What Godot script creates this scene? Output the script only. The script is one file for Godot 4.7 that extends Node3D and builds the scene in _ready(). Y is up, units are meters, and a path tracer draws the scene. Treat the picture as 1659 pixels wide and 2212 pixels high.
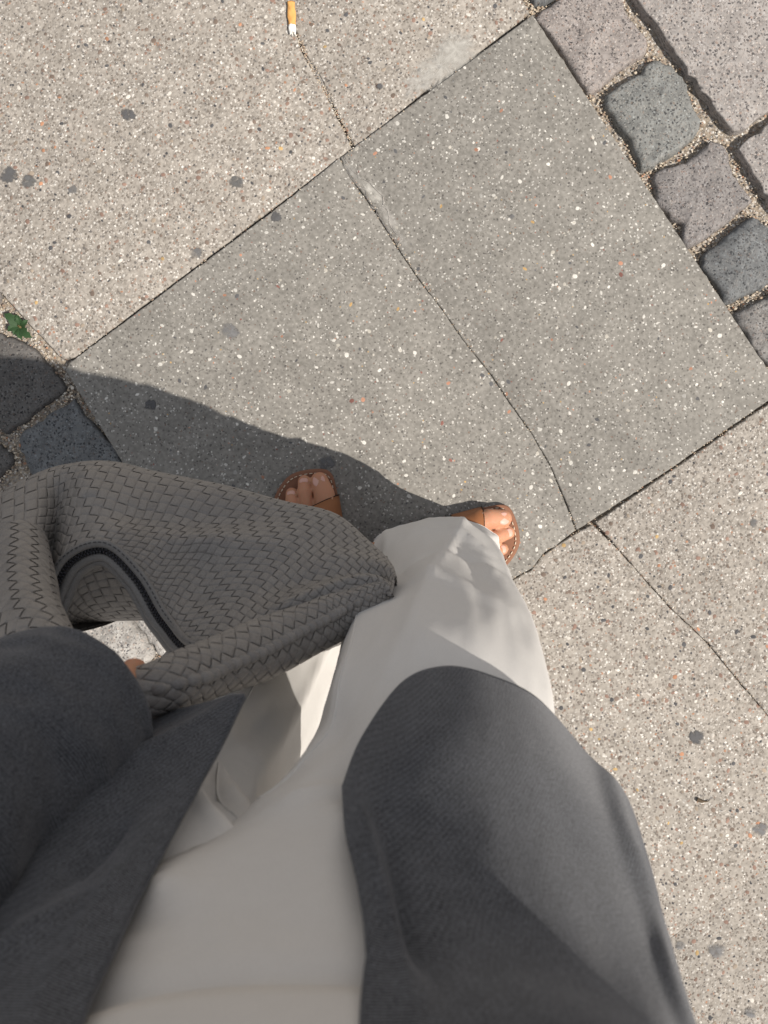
extends Node3D
# A person photographed from above by themselves: pavement, feet in sandals, pale trousers, dark jacket, woven bag.
# Plan drawings of the ground are in units of 1/1532.6 m with the middle of the picture at (829.5, 1106).

const K := 1532.6
var taken := {}
var rng := RandomNumberGenerator.new()
var noise := FastNoiseLite.new()
var M := {}
var tex_px: PackedByteArray
var tex_ht: PackedByteArray
var tex_n := 0
var pavement: Node3D
var outlines: Array = []       # plan outlines of every slab and stone, for scattering grit between them

# ---------------------------------------------------------------- helpers
func plan(p: Vector2, y := 0.0) -> Vector3:
	return Vector3((p.x - 829.5) / K, y, (p.y - 1106.0) / K)

func at(x: float, y: float, h: float) -> Vector3:
	var s := (1.25 - h) / 1915.8
	return Vector3((x - 829.5) * s, h, (y - 1106.0) * s)

func numbered(called: String) -> String:
	taken[called] = taken.get(called, -1) + 1
	return called if taken[called] == 0 else "%s_%03d" % [called, taken[called]]

func tag(o: Node, label: String, category := "", group := "", kind := "") -> Node:
	if label: o.set_meta("label", label)
	if category: o.set_meta("category", category)
	if group: o.set_meta("group", group)
	if kind: o.set_meta("kind", kind)
	return o

func base(called: String, where := Vector3.ZERO) -> Node3D:
	var o := Node3D.new()
	o.name = numbered(called)
	add_child(o)
	o.position = where
	return o

func put(called: String, mesh: Mesh, m: Material, parent: Node) -> MeshInstance3D:
	var o := MeshInstance3D.new()
	o.name = called
	o.mesh = mesh
	o.material_override = m
	parent.add_child(o, true)
	return o

func lin(r: float, g: float, b: float) -> Color:
	return Color(r, g, b).linear_to_srgb()

func mat(c: Color, rough := 0.9) -> StandardMaterial3D:
	var m := StandardMaterial3D.new()
	m.albedo_color = c
	m.roughness = rough
	m.metallic_specular = 0.35
	return m

func spline(p: Array, n: int, closed := false) -> Array:
	# n points along a Catmull-Rom curve through p (Vector2 or Vector3)
	var out := []
	var c := p.size()
	for i in n:
		var t := float(i) / (n if closed else n - 1) * (c if closed else c - 1)
		var k := int(floor(t))
		if not closed: k = mini(k, c - 2)
		var f := t - k
		var a = p[(k - 1 + c) % c] if closed else p[maxi(k - 1, 0)]
		var b = p[k % c]
		var d = p[(k + 1) % c]
		var e = p[(k + 2) % c] if closed else p[mini(k + 2, c - 1)]
		out.append(b.cubic_interpolate(d, a, e, f))
	return out

func skin(rows: Array, wrap := false, uv_scale := Vector2(1, 1), flip := false, st: SurfaceTool = null) -> ArrayMesh:
	# a smooth sheet through rows of points; wrap joins the last column to the first
	var own := st == null
	if own:
		st = SurfaceTool.new()
		st.begin(Mesh.PRIMITIVE_TRIANGLES)
	var n: int = rows[0].size()
	var cols := n + 1 if wrap else n
	var start := 0
	if st.has_meta("count"): start = st.get_meta("count")
	for j in rows.size():
		for i in cols:
			st.set_uv(Vector2(float(i) / (cols - 1) * uv_scale.x, float(j) / (rows.size() - 1) * uv_scale.y))
			st.add_vertex(rows[j][i % n])
	for j in rows.size() - 1:
		for i in cols - 1:
			var a := start + j * cols + i
			var q := [a, a + 1, a + cols, a + 1, a + cols + 1, a + cols]
			if flip: q = [a, a + cols, a + 1, a + 1, a + cols, a + cols + 1]
			for v in q: st.add_index(v)
	st.set_meta("count", start + rows.size() * cols)
	if own:
		st.generate_normals()
		st.generate_tangents()
		return st.commit()
	return null

# ---------------------------------------------------------------- computed textures
func tex_begin(n: int) -> void:
	tex_n = n
	tex_px = PackedByteArray()
	tex_px.resize(n * n * 3)
	tex_ht = PackedByteArray()
	tex_ht.resize(n * n)

func stamp(cx: float, cy: float, a: float, b: float, turn: float, c: Color, h: int, cut := 1.0) -> void:
	var co := cos(turn)
	var si := sin(turn)
	var r := int(ceil(maxf(a, b)))
	var ia := 1.0 / a
	var ib := 1.0 / b
	var r8 := c.r * 255.0
	var g8 := c.g * 255.0
	var b8 := c.b * 255.0
	var ax := int(cx)
	var ay := int(cy)
	for dy in range(-r, r + 1):
		var row := ((ay + dy + tex_n) % tex_n) * tex_n
		for dx in range(-r, r + 1):
			var u := (dx * co + dy * si) * ia
			var v := (dy * co - dx * si) * ib
			var q := u * u + v * v
			if q < 1.0 and u + v * 0.6 < cut:
				var at_px := row + (ax + dx + tex_n) % tex_n
				var hh := int(h * (1.0 - 0.45 * q))
				tex_ht[at_px] = clampi(hh, 0, 255)
				var k := 1.0 - 0.1 * ((ax * 7 + dx * 13 + dy * 29) & 7) / 7.0
				at_px *= 3
				tex_px[at_px] = int(r8 * k)
				tex_px[at_px + 1] = int(g8 * k)
				tex_px[at_px + 2] = int(b8 * k)

func fill_from(n: Image, c0: Color, c1: Color, h0: int, h1: int) -> void:
	var d := n.get_data()
	var l := []
	for i in 256: l.append(c0.lerp(c1, i / 255.0).linear_to_srgb())
	for i in tex_n * tex_n:
		var c: Color = l[d[i]]
		tex_px[i * 3] = c.r8
		tex_px[i * 3 + 1] = c.g8
		tex_px[i * 3 + 2] = c.b8
		tex_ht[i] = h0 + (h1 - h0) * d[i] / 255

func noise_image(n: int, freq: float, seed_: int, octaves := 3) -> Image:
	var f := FastNoiseLite.new()
	f.seed = seed_
	f.frequency = freq
	f.fractal_octaves = octaves
	f.noise_type = FastNoiseLite.TYPE_SIMPLEX_SMOOTH
	var im := f.get_seamless_image(n, n)
	im.convert(Image.FORMAT_L8)
	return im

func tex_finish(bump: float) -> Array:
	var im := Image.create_from_data(tex_n, tex_n, false, Image.FORMAT_RGB8, tex_px)
	var he := Image.create_from_data(tex_n, tex_n, false, Image.FORMAT_L8, tex_ht)
	he.convert(Image.FORMAT_RGBA8)
	he.bump_map_to_normal_map(bump)
	return [ImageTexture.create_from_image(im), ImageTexture.create_from_image(he)]

func pick(palette: Array) -> Color:
	# entries: [weight, r, g, b] with linear real-world colours
	var total := 0.0
	for p in palette: total += p[0]
	var t := rng.randf() * total
	for p in palette:
		t -= p[0]
		if t <= 0.0:
			var k := rng.randf_range(0.8, 1.2)
			return lin(minf(p[1] * k, 1), minf(p[2] * k, 1), minf(p[3] * k, 1))
	return Color.WHITE

func textured(pair: Array, rough: float, strength: float) -> StandardMaterial3D:
	var m := mat(Color.WHITE, rough)
	m.albedo_texture = pair[0]
	m.normal_enabled = true
	m.normal_texture = pair[1]
	m.normal_scale = strength
	return m

func make_ground_materials() -> void:
	# washed concrete with exposed gravel, pale and warm
	tex_begin(2048)
	fill_from(noise_image(2048, 0.05, 3, 4), Color(0.225, 0.203, 0.178), Color(0.46, 0.425, 0.38), 20, 90)
	var warm := [[15, .42, .386, .345], [14, .31, .28, .246], [11, .215, .188, .163], [3, .31, .215, .17], [12, .54, .508, .465], [5, .70, .675, .63], [3, .20, .185, .175], [.5, .42, .24, .16], [1.1, .08, .08, .085]]
	for i in 115000:
		var a := rng.randf_range(1.8, 3.9)
		stamp(rng.randf() * 2048, rng.randf() * 2048, a, a * rng.randf_range(.55, .95), rng.randf() * PI, pick(warm), rng.randi_range(90, 190), rng.randf_range(.7, 1.4))
	var big := [[4, .31, .205, .165], [5, .22, .17, .14], [3, .10, .10, .105], [3, .36, .30, .24], [3, .7, .66, .6], [.8, .5, .26, .16], [.6, .55, .38, .18]]
	for i in 1500:
		var a := rng.randf_range(4.0, 7.0)
		stamp(rng.randf() * 2048, rng.randf() * 2048, a, a * rng.randf_range(.55, .9), rng.randf() * PI, pick(big), rng.randi_range(170, 245), rng.randf_range(.75, 1.4))
	M.beige = textured(tex_finish(3.0), 0.85, 0.8)
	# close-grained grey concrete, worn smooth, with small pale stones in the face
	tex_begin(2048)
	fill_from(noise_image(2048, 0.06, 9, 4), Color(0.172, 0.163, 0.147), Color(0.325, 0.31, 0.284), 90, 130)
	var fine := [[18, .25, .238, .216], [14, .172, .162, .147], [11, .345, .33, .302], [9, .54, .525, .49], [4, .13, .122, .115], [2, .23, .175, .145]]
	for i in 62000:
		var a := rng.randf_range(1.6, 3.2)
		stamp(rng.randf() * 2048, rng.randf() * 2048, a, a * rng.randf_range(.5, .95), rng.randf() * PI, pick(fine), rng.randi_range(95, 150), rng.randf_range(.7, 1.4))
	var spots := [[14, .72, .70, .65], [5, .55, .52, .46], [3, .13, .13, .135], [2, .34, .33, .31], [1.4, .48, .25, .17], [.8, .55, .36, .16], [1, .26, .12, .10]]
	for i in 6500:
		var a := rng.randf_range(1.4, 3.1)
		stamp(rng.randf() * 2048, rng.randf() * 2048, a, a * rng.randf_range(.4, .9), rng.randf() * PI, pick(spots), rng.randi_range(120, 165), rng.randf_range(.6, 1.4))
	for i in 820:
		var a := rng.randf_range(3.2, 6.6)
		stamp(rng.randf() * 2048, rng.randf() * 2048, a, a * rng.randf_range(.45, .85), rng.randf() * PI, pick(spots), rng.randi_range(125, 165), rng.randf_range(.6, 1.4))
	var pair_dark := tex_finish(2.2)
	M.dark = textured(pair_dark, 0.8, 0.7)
	for q in [["beige", 61, .009, .93], ["dark", 67, .008, .92]]:
		# wear and old damp marks: broad soft differences of tone
		var im := noise_image(512, q[2] * 4.0, q[1], 5)
		im.convert(Image.FORMAT_RGBA8)
		for y in 512:
			for x in 512:
				var v: float = clampf((im.get_pixel(x, y).r - .5) * 1.5 + .5, 0, 1)
				v = lerpf(q[3], 1.0, v)
				im.set_pixel(x, y, Color(v, v, v))
		M[q[0]].detail_enabled = true
		M[q[0]].detail_albedo = ImageTexture.create_from_image(im)
		M[q[0]].detail_blend_mode = BaseMaterial3D.BLEND_MODE_MUL
	# coarse sand in the joints
	tex_begin(512)
	fill_from(noise_image(512, 0.08, 12, 3), Color(0.16, 0.13, 0.10), Color(0.42, 0.36, 0.29), 20, 60)
	for i in 9000:
		var a := rng.randf_range(1.6, 4.2)
		stamp(rng.randf() * 512, rng.randf() * 512, a, a * rng.randf_range(.55, .95), rng.randf() * PI, pick(warm), rng.randi_range(60, 230), rng.randf_range(.7, 1.4))
	M.sand = textured(tex_finish(4.0), 0.95, 1.0)
	M.sand.uv1_triplanar = true
	M.sand.uv1_world_triplanar = true
	M.sand.uv1_scale = Vector3(3.6, 3.6, 3.6)
	# granite: a mosaic of crystals, tinted per stone
	tex_begin(1024)
	fill_from(noise_image(1024, 0.012, 21, 5), Color(0.35, 0.34, 0.33), Color(0.8, 0.79, 0.78), 40, 200)
	var gr := [[9, .60, .575, .555], [8, .42, .40, .395], [7, .82, .77, .73], [6, .13, .13, .14], [3.5, 1.15, 1.12, 1.06], [2, .62, .50, .44]]
	for i in 34000:
		var a := rng.randf_range(1.6, 4.6)
		stamp(rng.randf() * 1024, rng.randf() * 1024, a, a * rng.randf_range(.35, .9), rng.randf() * PI, pick(gr), rng.randi_range(70, 190), rng.randf_range(.6, 1.3))
	var granite := tex_finish(3.0)
	var tones := {"pink": Color(.485, .45, .435), "teal": Color(.35, .365, .36), "mauve": Color(.375, .36, .358), "blue": Color(.255, .272, .285), "grey": Color(.36, .355, .35), "slate": Color(.21, .205, .20), "rosy": Color(.53, .505, .49), "pale": Color(.60, .59, .57)}
	for k in tones:
		var m := textured(granite, 0.72, 1.3)
		m.albedo_color = lin(tones[k].r, tones[k].g, tones[k].b)
		m.uv1_triplanar = true
		m.uv1_world_triplanar = true
		m.uv1_scale = Vector3.ONE * (2.0 if k == "rosy" else 2.3)
		M[k] = m
	M.soft = mat(Color.WHITE, .85)
	M.soft.vertex_color_use_as_albedo = true
	M.soft.transparency = BaseMaterial3D.TRANSPARENCY_ALPHA
	M.mortar = textured([granite[0], granite[1]], 0.95, 0.8)
	M.mortar.albedo_color = lin(.56, .55, .53)
	M.mortar.uv1_triplanar = true
	M.mortar.uv1_world_triplanar = true
	M.mortar.uv1_scale = Vector3.ONE * 5.0

# ---------------------------------------------------------------- paving
func frayed(poly: Array, step: float, rough: float) -> Array:
	# the outline with points every step, worn unevenly
	var out := []
	for i in poly.size():
		var a: Vector2 = poly[i]
		var b: Vector2 = poly[(i + 1) % poly.size()]
		var n := maxi(1, int((b - a).length() / step))
		var side := (b - a).orthogonal().normalized()
		for k in n:
			var p := a.lerp(b, float(k) / n)
			var w := noise.get_noise_2d(p.x * 4.0, p.y * 4.0) * rough + rng.randf_range(-.35, .35) * rough
			if rng.randf() < 0.03: w -= rough * 1.5
			out.append(p + side * w)
	return out

func inset(poly: Array, d: float) -> Array:
	var out := []
	var n := poly.size()
	var area := 0.0
	for i in n: area += (poly[i] as Vector2).cross(poly[(i + 1) % n])
	var s := 1.0 if area > 0.0 else -1.0
	for i in n:
		var t: Vector2 = (poly[(i + 1) % n] - poly[(i + n - 1) % n]).normalized()
		out.append(poly[i] + Vector2(-t.y, t.x) * d * s)
	return out

func slab(poly: Array, m: Material, top: float, called := "paving_slab", uv_turn := 0.0, rough := 1.2, step := 9.0, thick := 0.06) -> MeshInstance3D:
	var o := frayed(poly, step, rough)
	outlines.append(PackedVector2Array(o))
	var rim := inset(o, 2.6)
	var st := SurfaceTool.new()
	st.begin(Mesh.PRIMITIVE_TRIANGLES)
	var n := o.size()
	var rings := [[rim, top], [inset(o, 0.7), top - 0.0009], [o, top - 0.0026], [o, top - thick]]
	for r in rings:
		for p in r[0]:
			var w := plan(p, r[1])
			st.set_uv(Vector2(w.x, w.z).rotated(uv_turn) / 1.1 + Vector2(uv_turn * .37, uv_turn * .71))
			st.add_vertex(w)
	var tri := Geometry2D.triangulate_polygon(PackedVector2Array(rim))
	for k in range(0, tri.size(), 3):
		var a := tri[k]
		var b := tri[k + 1]
		var c := tri[k + 2]
		var cr := (rim[b] - rim[a] as Vector2).cross(rim[c] - rim[a])
		st.add_index(a)
		st.add_index(b if cr > 0 else c)
		st.add_index(c if cr > 0 else b)
	var area := 0.0
	for i in n: area += (o[i] as Vector2).cross(o[(i + 1) % n])
	for r in rings.size() - 1:
		for i in n:
			var a := r * n + i
			var b := r * n + (i + 1) % n
			var q := [a, b, a + n, b, b + n, a + n]
			if area > 0: q = [a, a + n, b, b, a + n, b + n]
			for v in q: st.add_index(v)
	st.generate_normals()
	st.generate_tangents()
	return put(called, st.commit(), m, pavement)

func sett(poly: Array, m: Material, top: float, dome := 0.004, called := "granite_sett", relief := 0.0065) -> MeshInstance3D:
	var o := spline(poly, 56, true)
	for i in o.size():
		o[i] += Vector2(noise.get_noise_2d(o[i].x * 3.0, o[i].y * 3.0), noise.get_noise_2d(o[i].x * 3.0 + 500, o[i].y * 3.0)) * 8.0
	outlines.append(PackedVector2Array(o))
	var mid := Vector2.ZERO
	for p in o: mid += p
	mid /= o.size()
	var rows := []
	for r in [[1.03, -.05], [1.0, -.011], [.985, -.0055], [.96, -.002], [.92, 0.0], [.84, .0012], [.72, .002], [.58, .003], [.42, .0036], [.26, .004], [.1, .004], [.001, .004]]:
		var row := []
		for p in o:
			var q: Vector2 = mid + (p - mid) * r[0]
			var y: float = top + (r[1] if r[1] < 0.0 else r[1] / .004 * dome)
			if r[0] < 1.0: y += noise.get_noise_2d(q.x * 1.1 + 90, q.y * 1.1) * relief + noise.get_noise_2d(q.x * 5.0, q.y * 5.0 + 70) * relief * .4
			row.append(plan(q, y))
		rows.append(row)
	return put(called, skin(rows, true, Vector2.ONE, false), m, pavement)

func lay(al: float, ac: float) -> Vector2:      # along the pavement, across it
	return Vector2(150.0 + .545 * al + .799 * ac, 780.0 + .838 * al - .601 * ac)

func crack_side(mid: Array, half: Array, side: float) -> Array:
	var out := []
	for i in mid.size():
		var t: Vector2 = (mid[mini(i + 1, mid.size() - 1)] - mid[maxi(i - 1, 0)]).normalized()
		out.append(mid[i] + Vector2(-t.y, t.x) * half[i] * side * rng.randf_range(.4, 1.0))
	return out

func back(a: Array) -> Array:
	var b := a.duplicate()
	b.reverse()
	return b

func v2(a: Array) -> Array:
	var o := []
	for i in range(0, a.size(), 2): o.append(Vector2(a[i], a[i + 1]))
	return o

func build_pavement() -> void:
	pavement = base("pavement")
	tag(pavement, "sunlit pavement of concrete flagstones between rows of granite setts", "", "", "structure")
	# --- flagstones in view, each broken in two by the old crack
	var c_up := v2([560, -140, 600, -50, 622, 5, 640, 70, 652, 105, 668, 135, 690, 170, 712, 215, 735, 262, 752, 295, 764, 319])
	var w_up := [.8, .8, 1, 1.5, 3.0, 5.0, 5.5, 3.0, 2.0, 3.6, 5.5]
	var c_da := v2([734, 342, 756, 382, 789, 428, 812, 462, 838, 503, 856, 532, 905, 605, 955, 670, 1000, 735, 1060, 810, 1100, 870, 1150, 940, 1190, 1010, 1225, 1095, 1244, 1145])
	var w_da := [1.6, 1.2, 1.6, 2.4, 2.0, 1.6, .7, .6, .6, .8, .8, .8, 1.1, 1.4, 2.4]
	var c_lo := v2([1284, 1131, 1330, 1180, 1400, 1260, 1450, 1315, 1530, 1390, 1590, 1465, 1659, 1545, 1730, 1645, 1803, 1767])
	var w_lo := [5.0, 1.8, 1.0, 1.0, 1.2, .9, 1.0, 1.0, 1.0]
	slab(back(crack_side(c_up, w_up, 1.0)) + v2([300, -160, -378, 40, -200, 330, -20, 608, 60, 697, 112, 752, 136, 777, 162, 771, 300, 666, 420, 577, 530, 494, 655, 401]), M.beige, .0, "paving_slab", 0.3)
	slab(crack_side(c_up, w_up, -1.0) + v2([850, 252, 898, 211, 925, 187, 1010, 129, 1080, 77, 1144, 27, 1132, 4, 640, -786, 150, -420]), M.beige, -.0012, "paving_slab", 1.7)
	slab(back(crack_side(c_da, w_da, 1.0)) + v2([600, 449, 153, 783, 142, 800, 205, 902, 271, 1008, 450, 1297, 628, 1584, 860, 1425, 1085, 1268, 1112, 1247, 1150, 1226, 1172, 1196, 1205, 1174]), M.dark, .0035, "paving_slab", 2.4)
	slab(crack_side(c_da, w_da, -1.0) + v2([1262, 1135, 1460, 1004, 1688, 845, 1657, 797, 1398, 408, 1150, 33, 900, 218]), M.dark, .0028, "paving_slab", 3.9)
	slab(back(crack_side(c_lo, w_lo, 1.0)) + v2([1262, 1141, 1200, 1180, 1168, 1204, 1148, 1231, 1110, 1252, 1085, 1272, 860, 1430, 632, 1590, 1100, 2288, 1450, 2026, 1625, 1898]), M.beige, .0, "paving_slab", 5.2)
	slab(crack_side(c_lo, w_lo, -1.0) + v2([2086, 1556, 2010, 1400, 1692, 850]), M.beige, -.0006, "paving_slab", 6.6)
	# --- more of the same flagstones out of the picture
	for k in [-3, -2, 2, 3, 4]:
		var a0: float = 960.0 * k + (-200.0 if k >= 2 else 0.0) + 4
		if k == 2: a0 = 1781.5
		var a1: float = 960.0 * (k + 1) - 200.0 if k >= 2 else 960.0 * (k + 1) - 4
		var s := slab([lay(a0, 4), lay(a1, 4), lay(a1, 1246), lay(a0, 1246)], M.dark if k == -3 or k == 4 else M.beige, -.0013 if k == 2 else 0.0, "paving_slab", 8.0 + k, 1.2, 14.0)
	# --- old mortar pressed into the crack
	slab(v2([742, 338, 764, 372, 800, 396, 829, 425, 838, 458, 846, 492, 872, 520, 860, 532, 836, 500, 806, 452, 780, 414, 752, 380]), M.mortar, .0042, "mortar_patch", 0.0, 3.5, 6.0, 0.012)
	slab(v2([655, 112, 676, 128, 690, 150, 700, 176, 724, 214, 714, 222, 690, 186, 668, 150, 654, 130]), M.mortar, -.0035, "mortar_patch", 0.0, 3.0, 6.0, 0.02)
	# --- granite setts and kerb stones on the right
	var right := [
		["pink", .0005, .003, [1158, 33, 1171, 17, 1199, 0, 1251, -22, 1318, -33, 1347, 0, 1370, 48, 1398, 89, 1396, 115, 1340, 149, 1295, 190, 1273, 197, 1251, 175, 1202, 93, 1165, 48]],
		["teal", .003, .005, [1303, 214, 1325, 193, 1377, 160, 1396, 141, 1418, 128, 1448, 138, 1470, 160, 1485, 186, 1489, 208, 1504, 242, 1512, 275, 1485, 312, 1448, 338, 1414, 357, 1392, 366, 1377, 342, 1351, 294, 1325, 253]],
		["mauve", .001, .004, [1414, 376, 1444, 361, 1485, 346, 1515, 324, 1541, 305, 1563, 316, 1582, 357, 1600, 394, 1623, 431, 1589, 465, 1556, 495, 1522, 517, 1485, 532, 1474, 510, 1470, 483, 1448, 465, 1425, 439, 1416, 417]],
		["blue", .003, .007, [1512, 562, 1533, 539, 1570, 510, 1600, 483, 1623, 470, 1652, 483, 1682, 528, 1704, 573, 1675, 602, 1637, 625, 1600, 643, 1574, 656, 1556, 632, 1530, 591]],
		["grey", .002, .005, [1586, 681, 1615, 662, 1652, 643, 1686, 629, 1712, 655, 1738, 699, 1760, 744, 1723, 766, 1682, 792, 1656, 788, 1637, 766, 1611, 729]],
		["blue", .001, .004, [1166, 8, 1199, -8, 1243, -34, 1280, -62, 1251, -104, 1206, -156, 1154, -134, 1109, -97, 1132, -45, 1152, -4]],
	]
	for s in right: sett(v2(s[3]), M[s[0]], s[1], s[2])
	slab(v2([1372, 0, 1414, 54, 1451, 110, 1489, 162, 1522, 208, 1544, 240, 1563, 266, 1583, 287, 1600, 284, 1637, 257, 1659, 242, 1749, 179, 1898, 74, 2047, -22, 1898, -223, 1700, -480, 1500, -700, 1000, -620, 1100, -440, 1303, -104]), M.rosy, .0065, "granite_kerb_stone", 0.0, 4.5, 12.0)
	slab(v2([1592, 325, 1615, 303, 1659, 270, 1749, 210, 1861, 136, 1972, 69, 2054, 186, 2212, 448, 1955, 640, 1850, 640, 1749, 560, 1675, 457, 1659, 441, 1623, 376]), M.rosy, .006, "granite_kerb_stone", 0.0, 5.5, 12.0)
	for k in range(-9, 16):
		if k >= 0 and k <= 4: continue
		var tone: String = ["grey", "pink", "blue", "mauve", "teal"][absi(k * 7) % 5]
		sett(rough_quad(k * 190.0 - 60.0 + (80.0 if k > 4 else -130.0), 1266.0, 172.0, 165.0), M[tone], .001, .004)
	for k in [-2, 1, 2]:
		slab([lay(k * 950.0 + 40, 1480), lay(k * 950.0 + 970, 1480), lay(k * 950.0 + 970, 2120), lay(k * 950.0 + 40, 2120)], M.rosy, .006, "granite_kerb_stone", 0.0, 5.0, 14.0)
	# --- granite setts on the left
	var left := [
		["slate", -.002, .003, [-86, 734, -40, 714, 0, 717, 40, 735, 73, 750, 99, 780, 122, 810, 141, 836, 132, 848, 109, 864, 76, 889, 43, 914, 20, 931, 0, 932, -46, 883, -73, 813]],
		["blue", -.003, .003, [35, 942, 66, 917, 109, 891, 146, 868, 159, 863, 185, 899, 212, 929, 245, 965, 265, 998, 271, 1018, 251, 1045, 198, 1064, 149, 1091, 109, 1098, 76, 1058, 56, 1012, 43, 975]],
		["slate", -.002, .003, [-132, 922, -66, 909, -13, 949, 17, 974, 25, 995, 7, 1022, -20, 1045, -66, 1071, -109, 1018]],
	]
	for s in left: sett(v2(s[3]), M[s[0]], s[1], s[2])
	for j in 7:
		for k in range(-9, 15):
			var al := k * 186.0 + (j % 2) * 80.0 - 1.0
			if j == 0 and al > -190 and al < 270: continue
			if j == 1 and al > -110 and al < 140: continue
			if j > 4 and (k < -4 or k > 9): continue
			var out := 28.0 if j == 0 and al < -150.0 else 0.0
			if j == 0 and al > 270: al -= 84.0
			var tone: String = ["slate", "grey", "blue", "teal", "grey", "mauve"][absi(k * 5 + j * 3) % 6]
			if al > 300 and j < 3: tone = ["pale", "pale", "grey", "pale"][absi(k + j) % 4]
			sett(rough_quad(al, -190.0 - j * 186.0, 176.0, 176.0 - out), M[tone], -.002, .003)
	# --- sand bed and the wide street beyond
	var sand := BoxMesh.new()
	sand.size = Vector3(4.6, .03, 4.6)
	var sb := put("sand_joint", sand, M.sand, pavement)
	sb.position.y = -.0275
	var far := PlaneMesh.new()
	far.size = Vector2(600, 600)
	var g := put("ground", far, M.sand, self)
	g.position.y = -.046
	tag(g, "sandy ground under and around the pavement", "", "", "structure")
	grit()
	gum()

func rough_quad(al: float, ac: float, l: float, w: float) -> Array:
	var o := []
	for p in [[0, 0], [.33, -.01], [.66, .0], [1, 0], [1.02, .33], [1.0, .66], [1, 1], [.66, 1.02], [.33, 1.0], [0, 1], [-.02, .66], [.0, .33]]:
		o.append(lay(al + l * p[0] + rng.randf_range(-8, 8), ac + w * p[1] + rng.randf_range(-8, 8)))
	return o

func grit() -> void:
	# loose sand grains lying in the joints
	var s := SphereMesh.new()
	s.radius = .5
	s.height = 1.0
	s.radial_segments = 6
	s.rings = 3
	var mm := MultiMesh.new()
	mm.transform_format = MultiMesh.TRANSFORM_3D
	mm.use_colors = true
	mm.mesh = s
	var spots := []
	var tries := 0
	while spots.size() < 12000 and tries < 90000:
		tries += 1
		var o: PackedVector2Array = outlines[rng.randi() % outlines.size()]
		var i := rng.randi() % o.size()
		var a := o[i]
		if a.x < -80 or a.x > 1740 or a.y < -80 or a.y > 2290: continue
		var p := a.lerp(o[(i + 1) % o.size()], rng.randf()) + Vector2(rng.randf_range(-1, 1), rng.randf_range(-1, 1)) * 16.0
		var inside := false
		for q in outlines:
			if absf(q[0].x - p.x) < 1500 and Geometry2D.is_point_in_polygon(p, q):
				inside = true
				break
		if not inside: spots.append(p)
	mm.instance_count = spots.size()
	var pal := [[10, .50, .43, .34], [6, .38, .30, .22], [3, .66, .62, .55], [3, .27, .20, .15], [1, .40, .22, .14], [1, .10, .10, .10]]
	for k in spots.size():
		var r := rng.randf_range(.0008, .0025)
		if rng.randf() < .04: r *= 1.7
		var b := Basis.from_euler(Vector3(rng.randf() * 6, rng.randf() * 6, rng.randf() * 6)).scaled(Vector3(r, r * rng.randf_range(.5, .9), r * rng.randf_range(.6, 1.0)) * 1.5)
		mm.set_instance_transform(k, Transform3D(b, plan(spots[k], -.0105 + r * .5)))
		mm.set_instance_color(k, pick(pal).srgb_to_linear())
	var o := MultiMeshInstance3D.new()
	o.name = "joint_grit"
	o.multimesh = mm
	var m := mat(Color.WHITE, .9)
	m.vertex_color_use_as_albedo = true
	o.material_override = m
	o.set_meta("kind", "stuff")
	pavement.add_child(o)
	# crumbs along the cracks
	var crumbs := MultiMesh.new()
	crumbs.transform_format = MultiMesh.TRANSFORM_3D
	crumbs.use_colors = true
	crumbs.mesh = s
	var lines := [v2([640, 75, 668, 135, 712, 215, 764, 319]), v2([734, 342, 789, 428, 838, 503, 856, 532, 955, 670, 1060, 810, 1150, 940, 1225, 1095, 1244, 1145]), v2([1284, 1131, 1400, 1260, 1530, 1390, 1659, 1545]), v2([160, 774, 600, 446, 1143, 30]), v2([1085, 1268, 1205, 1174, 1460, 1004, 1670, 857])]
	crumbs.instance_count = 900
	for k in 900:
		var l: Array = lines[[0, 0, 0, 1, 1, 2, 3, 4][k % 8]]
		var i := rng.randi() % (l.size() - 1)
		var q: Vector2 = (l[i] as Vector2).lerp(l[i + 1], rng.randf()) + Vector2(rng.randfn(), rng.randfn()) * 3.2
		var r := rng.randf_range(.0007, .0018)
		var b := Basis.from_euler(Vector3(rng.randf() * 6, rng.randf() * 6, rng.randf() * 6)).scaled(Vector3(r, r * .7, r * .8) * 1.5)
		var on_dark := Geometry2D.is_point_in_polygon(q, outlines[2]) or Geometry2D.is_point_in_polygon(q, outlines[3])
		crumbs.set_instance_transform(k, Transform3D(b, plan(q, (.0035 if on_dark else .0) + r * .2 - .0008)))
		crumbs.set_instance_color(k, pick(pal).srgb_to_linear())
	var oc := MultiMeshInstance3D.new()
	oc.name = "crack_grit"
	oc.multimesh = crumbs
	oc.material_override = m
	oc.set_meta("kind", "stuff")
	pavement.add_child(oc)

func soft(rows: Array, alphas: Array, c: Color) -> ArrayMesh:
	# a thin patch that thins out towards its edge
	var st := SurfaceTool.new()
	st.begin(Mesh.PRIMITIVE_TRIANGLES)
	var n: int = rows[0].size()
	for j in rows.size():
		for q in rows[j]:
			st.set_color(Color(c.r, c.g, c.b, clampf(alphas[j] * (1.0 + 1.1 * noise.get_noise_2d(q.x * 9000.0, q.z * 9000.0)), 0, 1)))
			st.add_vertex(q)
	for j in rows.size() - 1:
		for i in n:
			for v in [j * n + i, j * n + (i + 1) % n, (j + 1) * n + i, j * n + (i + 1) % n, (j + 1) * n + (i + 1) % n, (j + 1) * n + i]: st.add_index(v)
	st.generate_normals()
	return st.commit()

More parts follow.
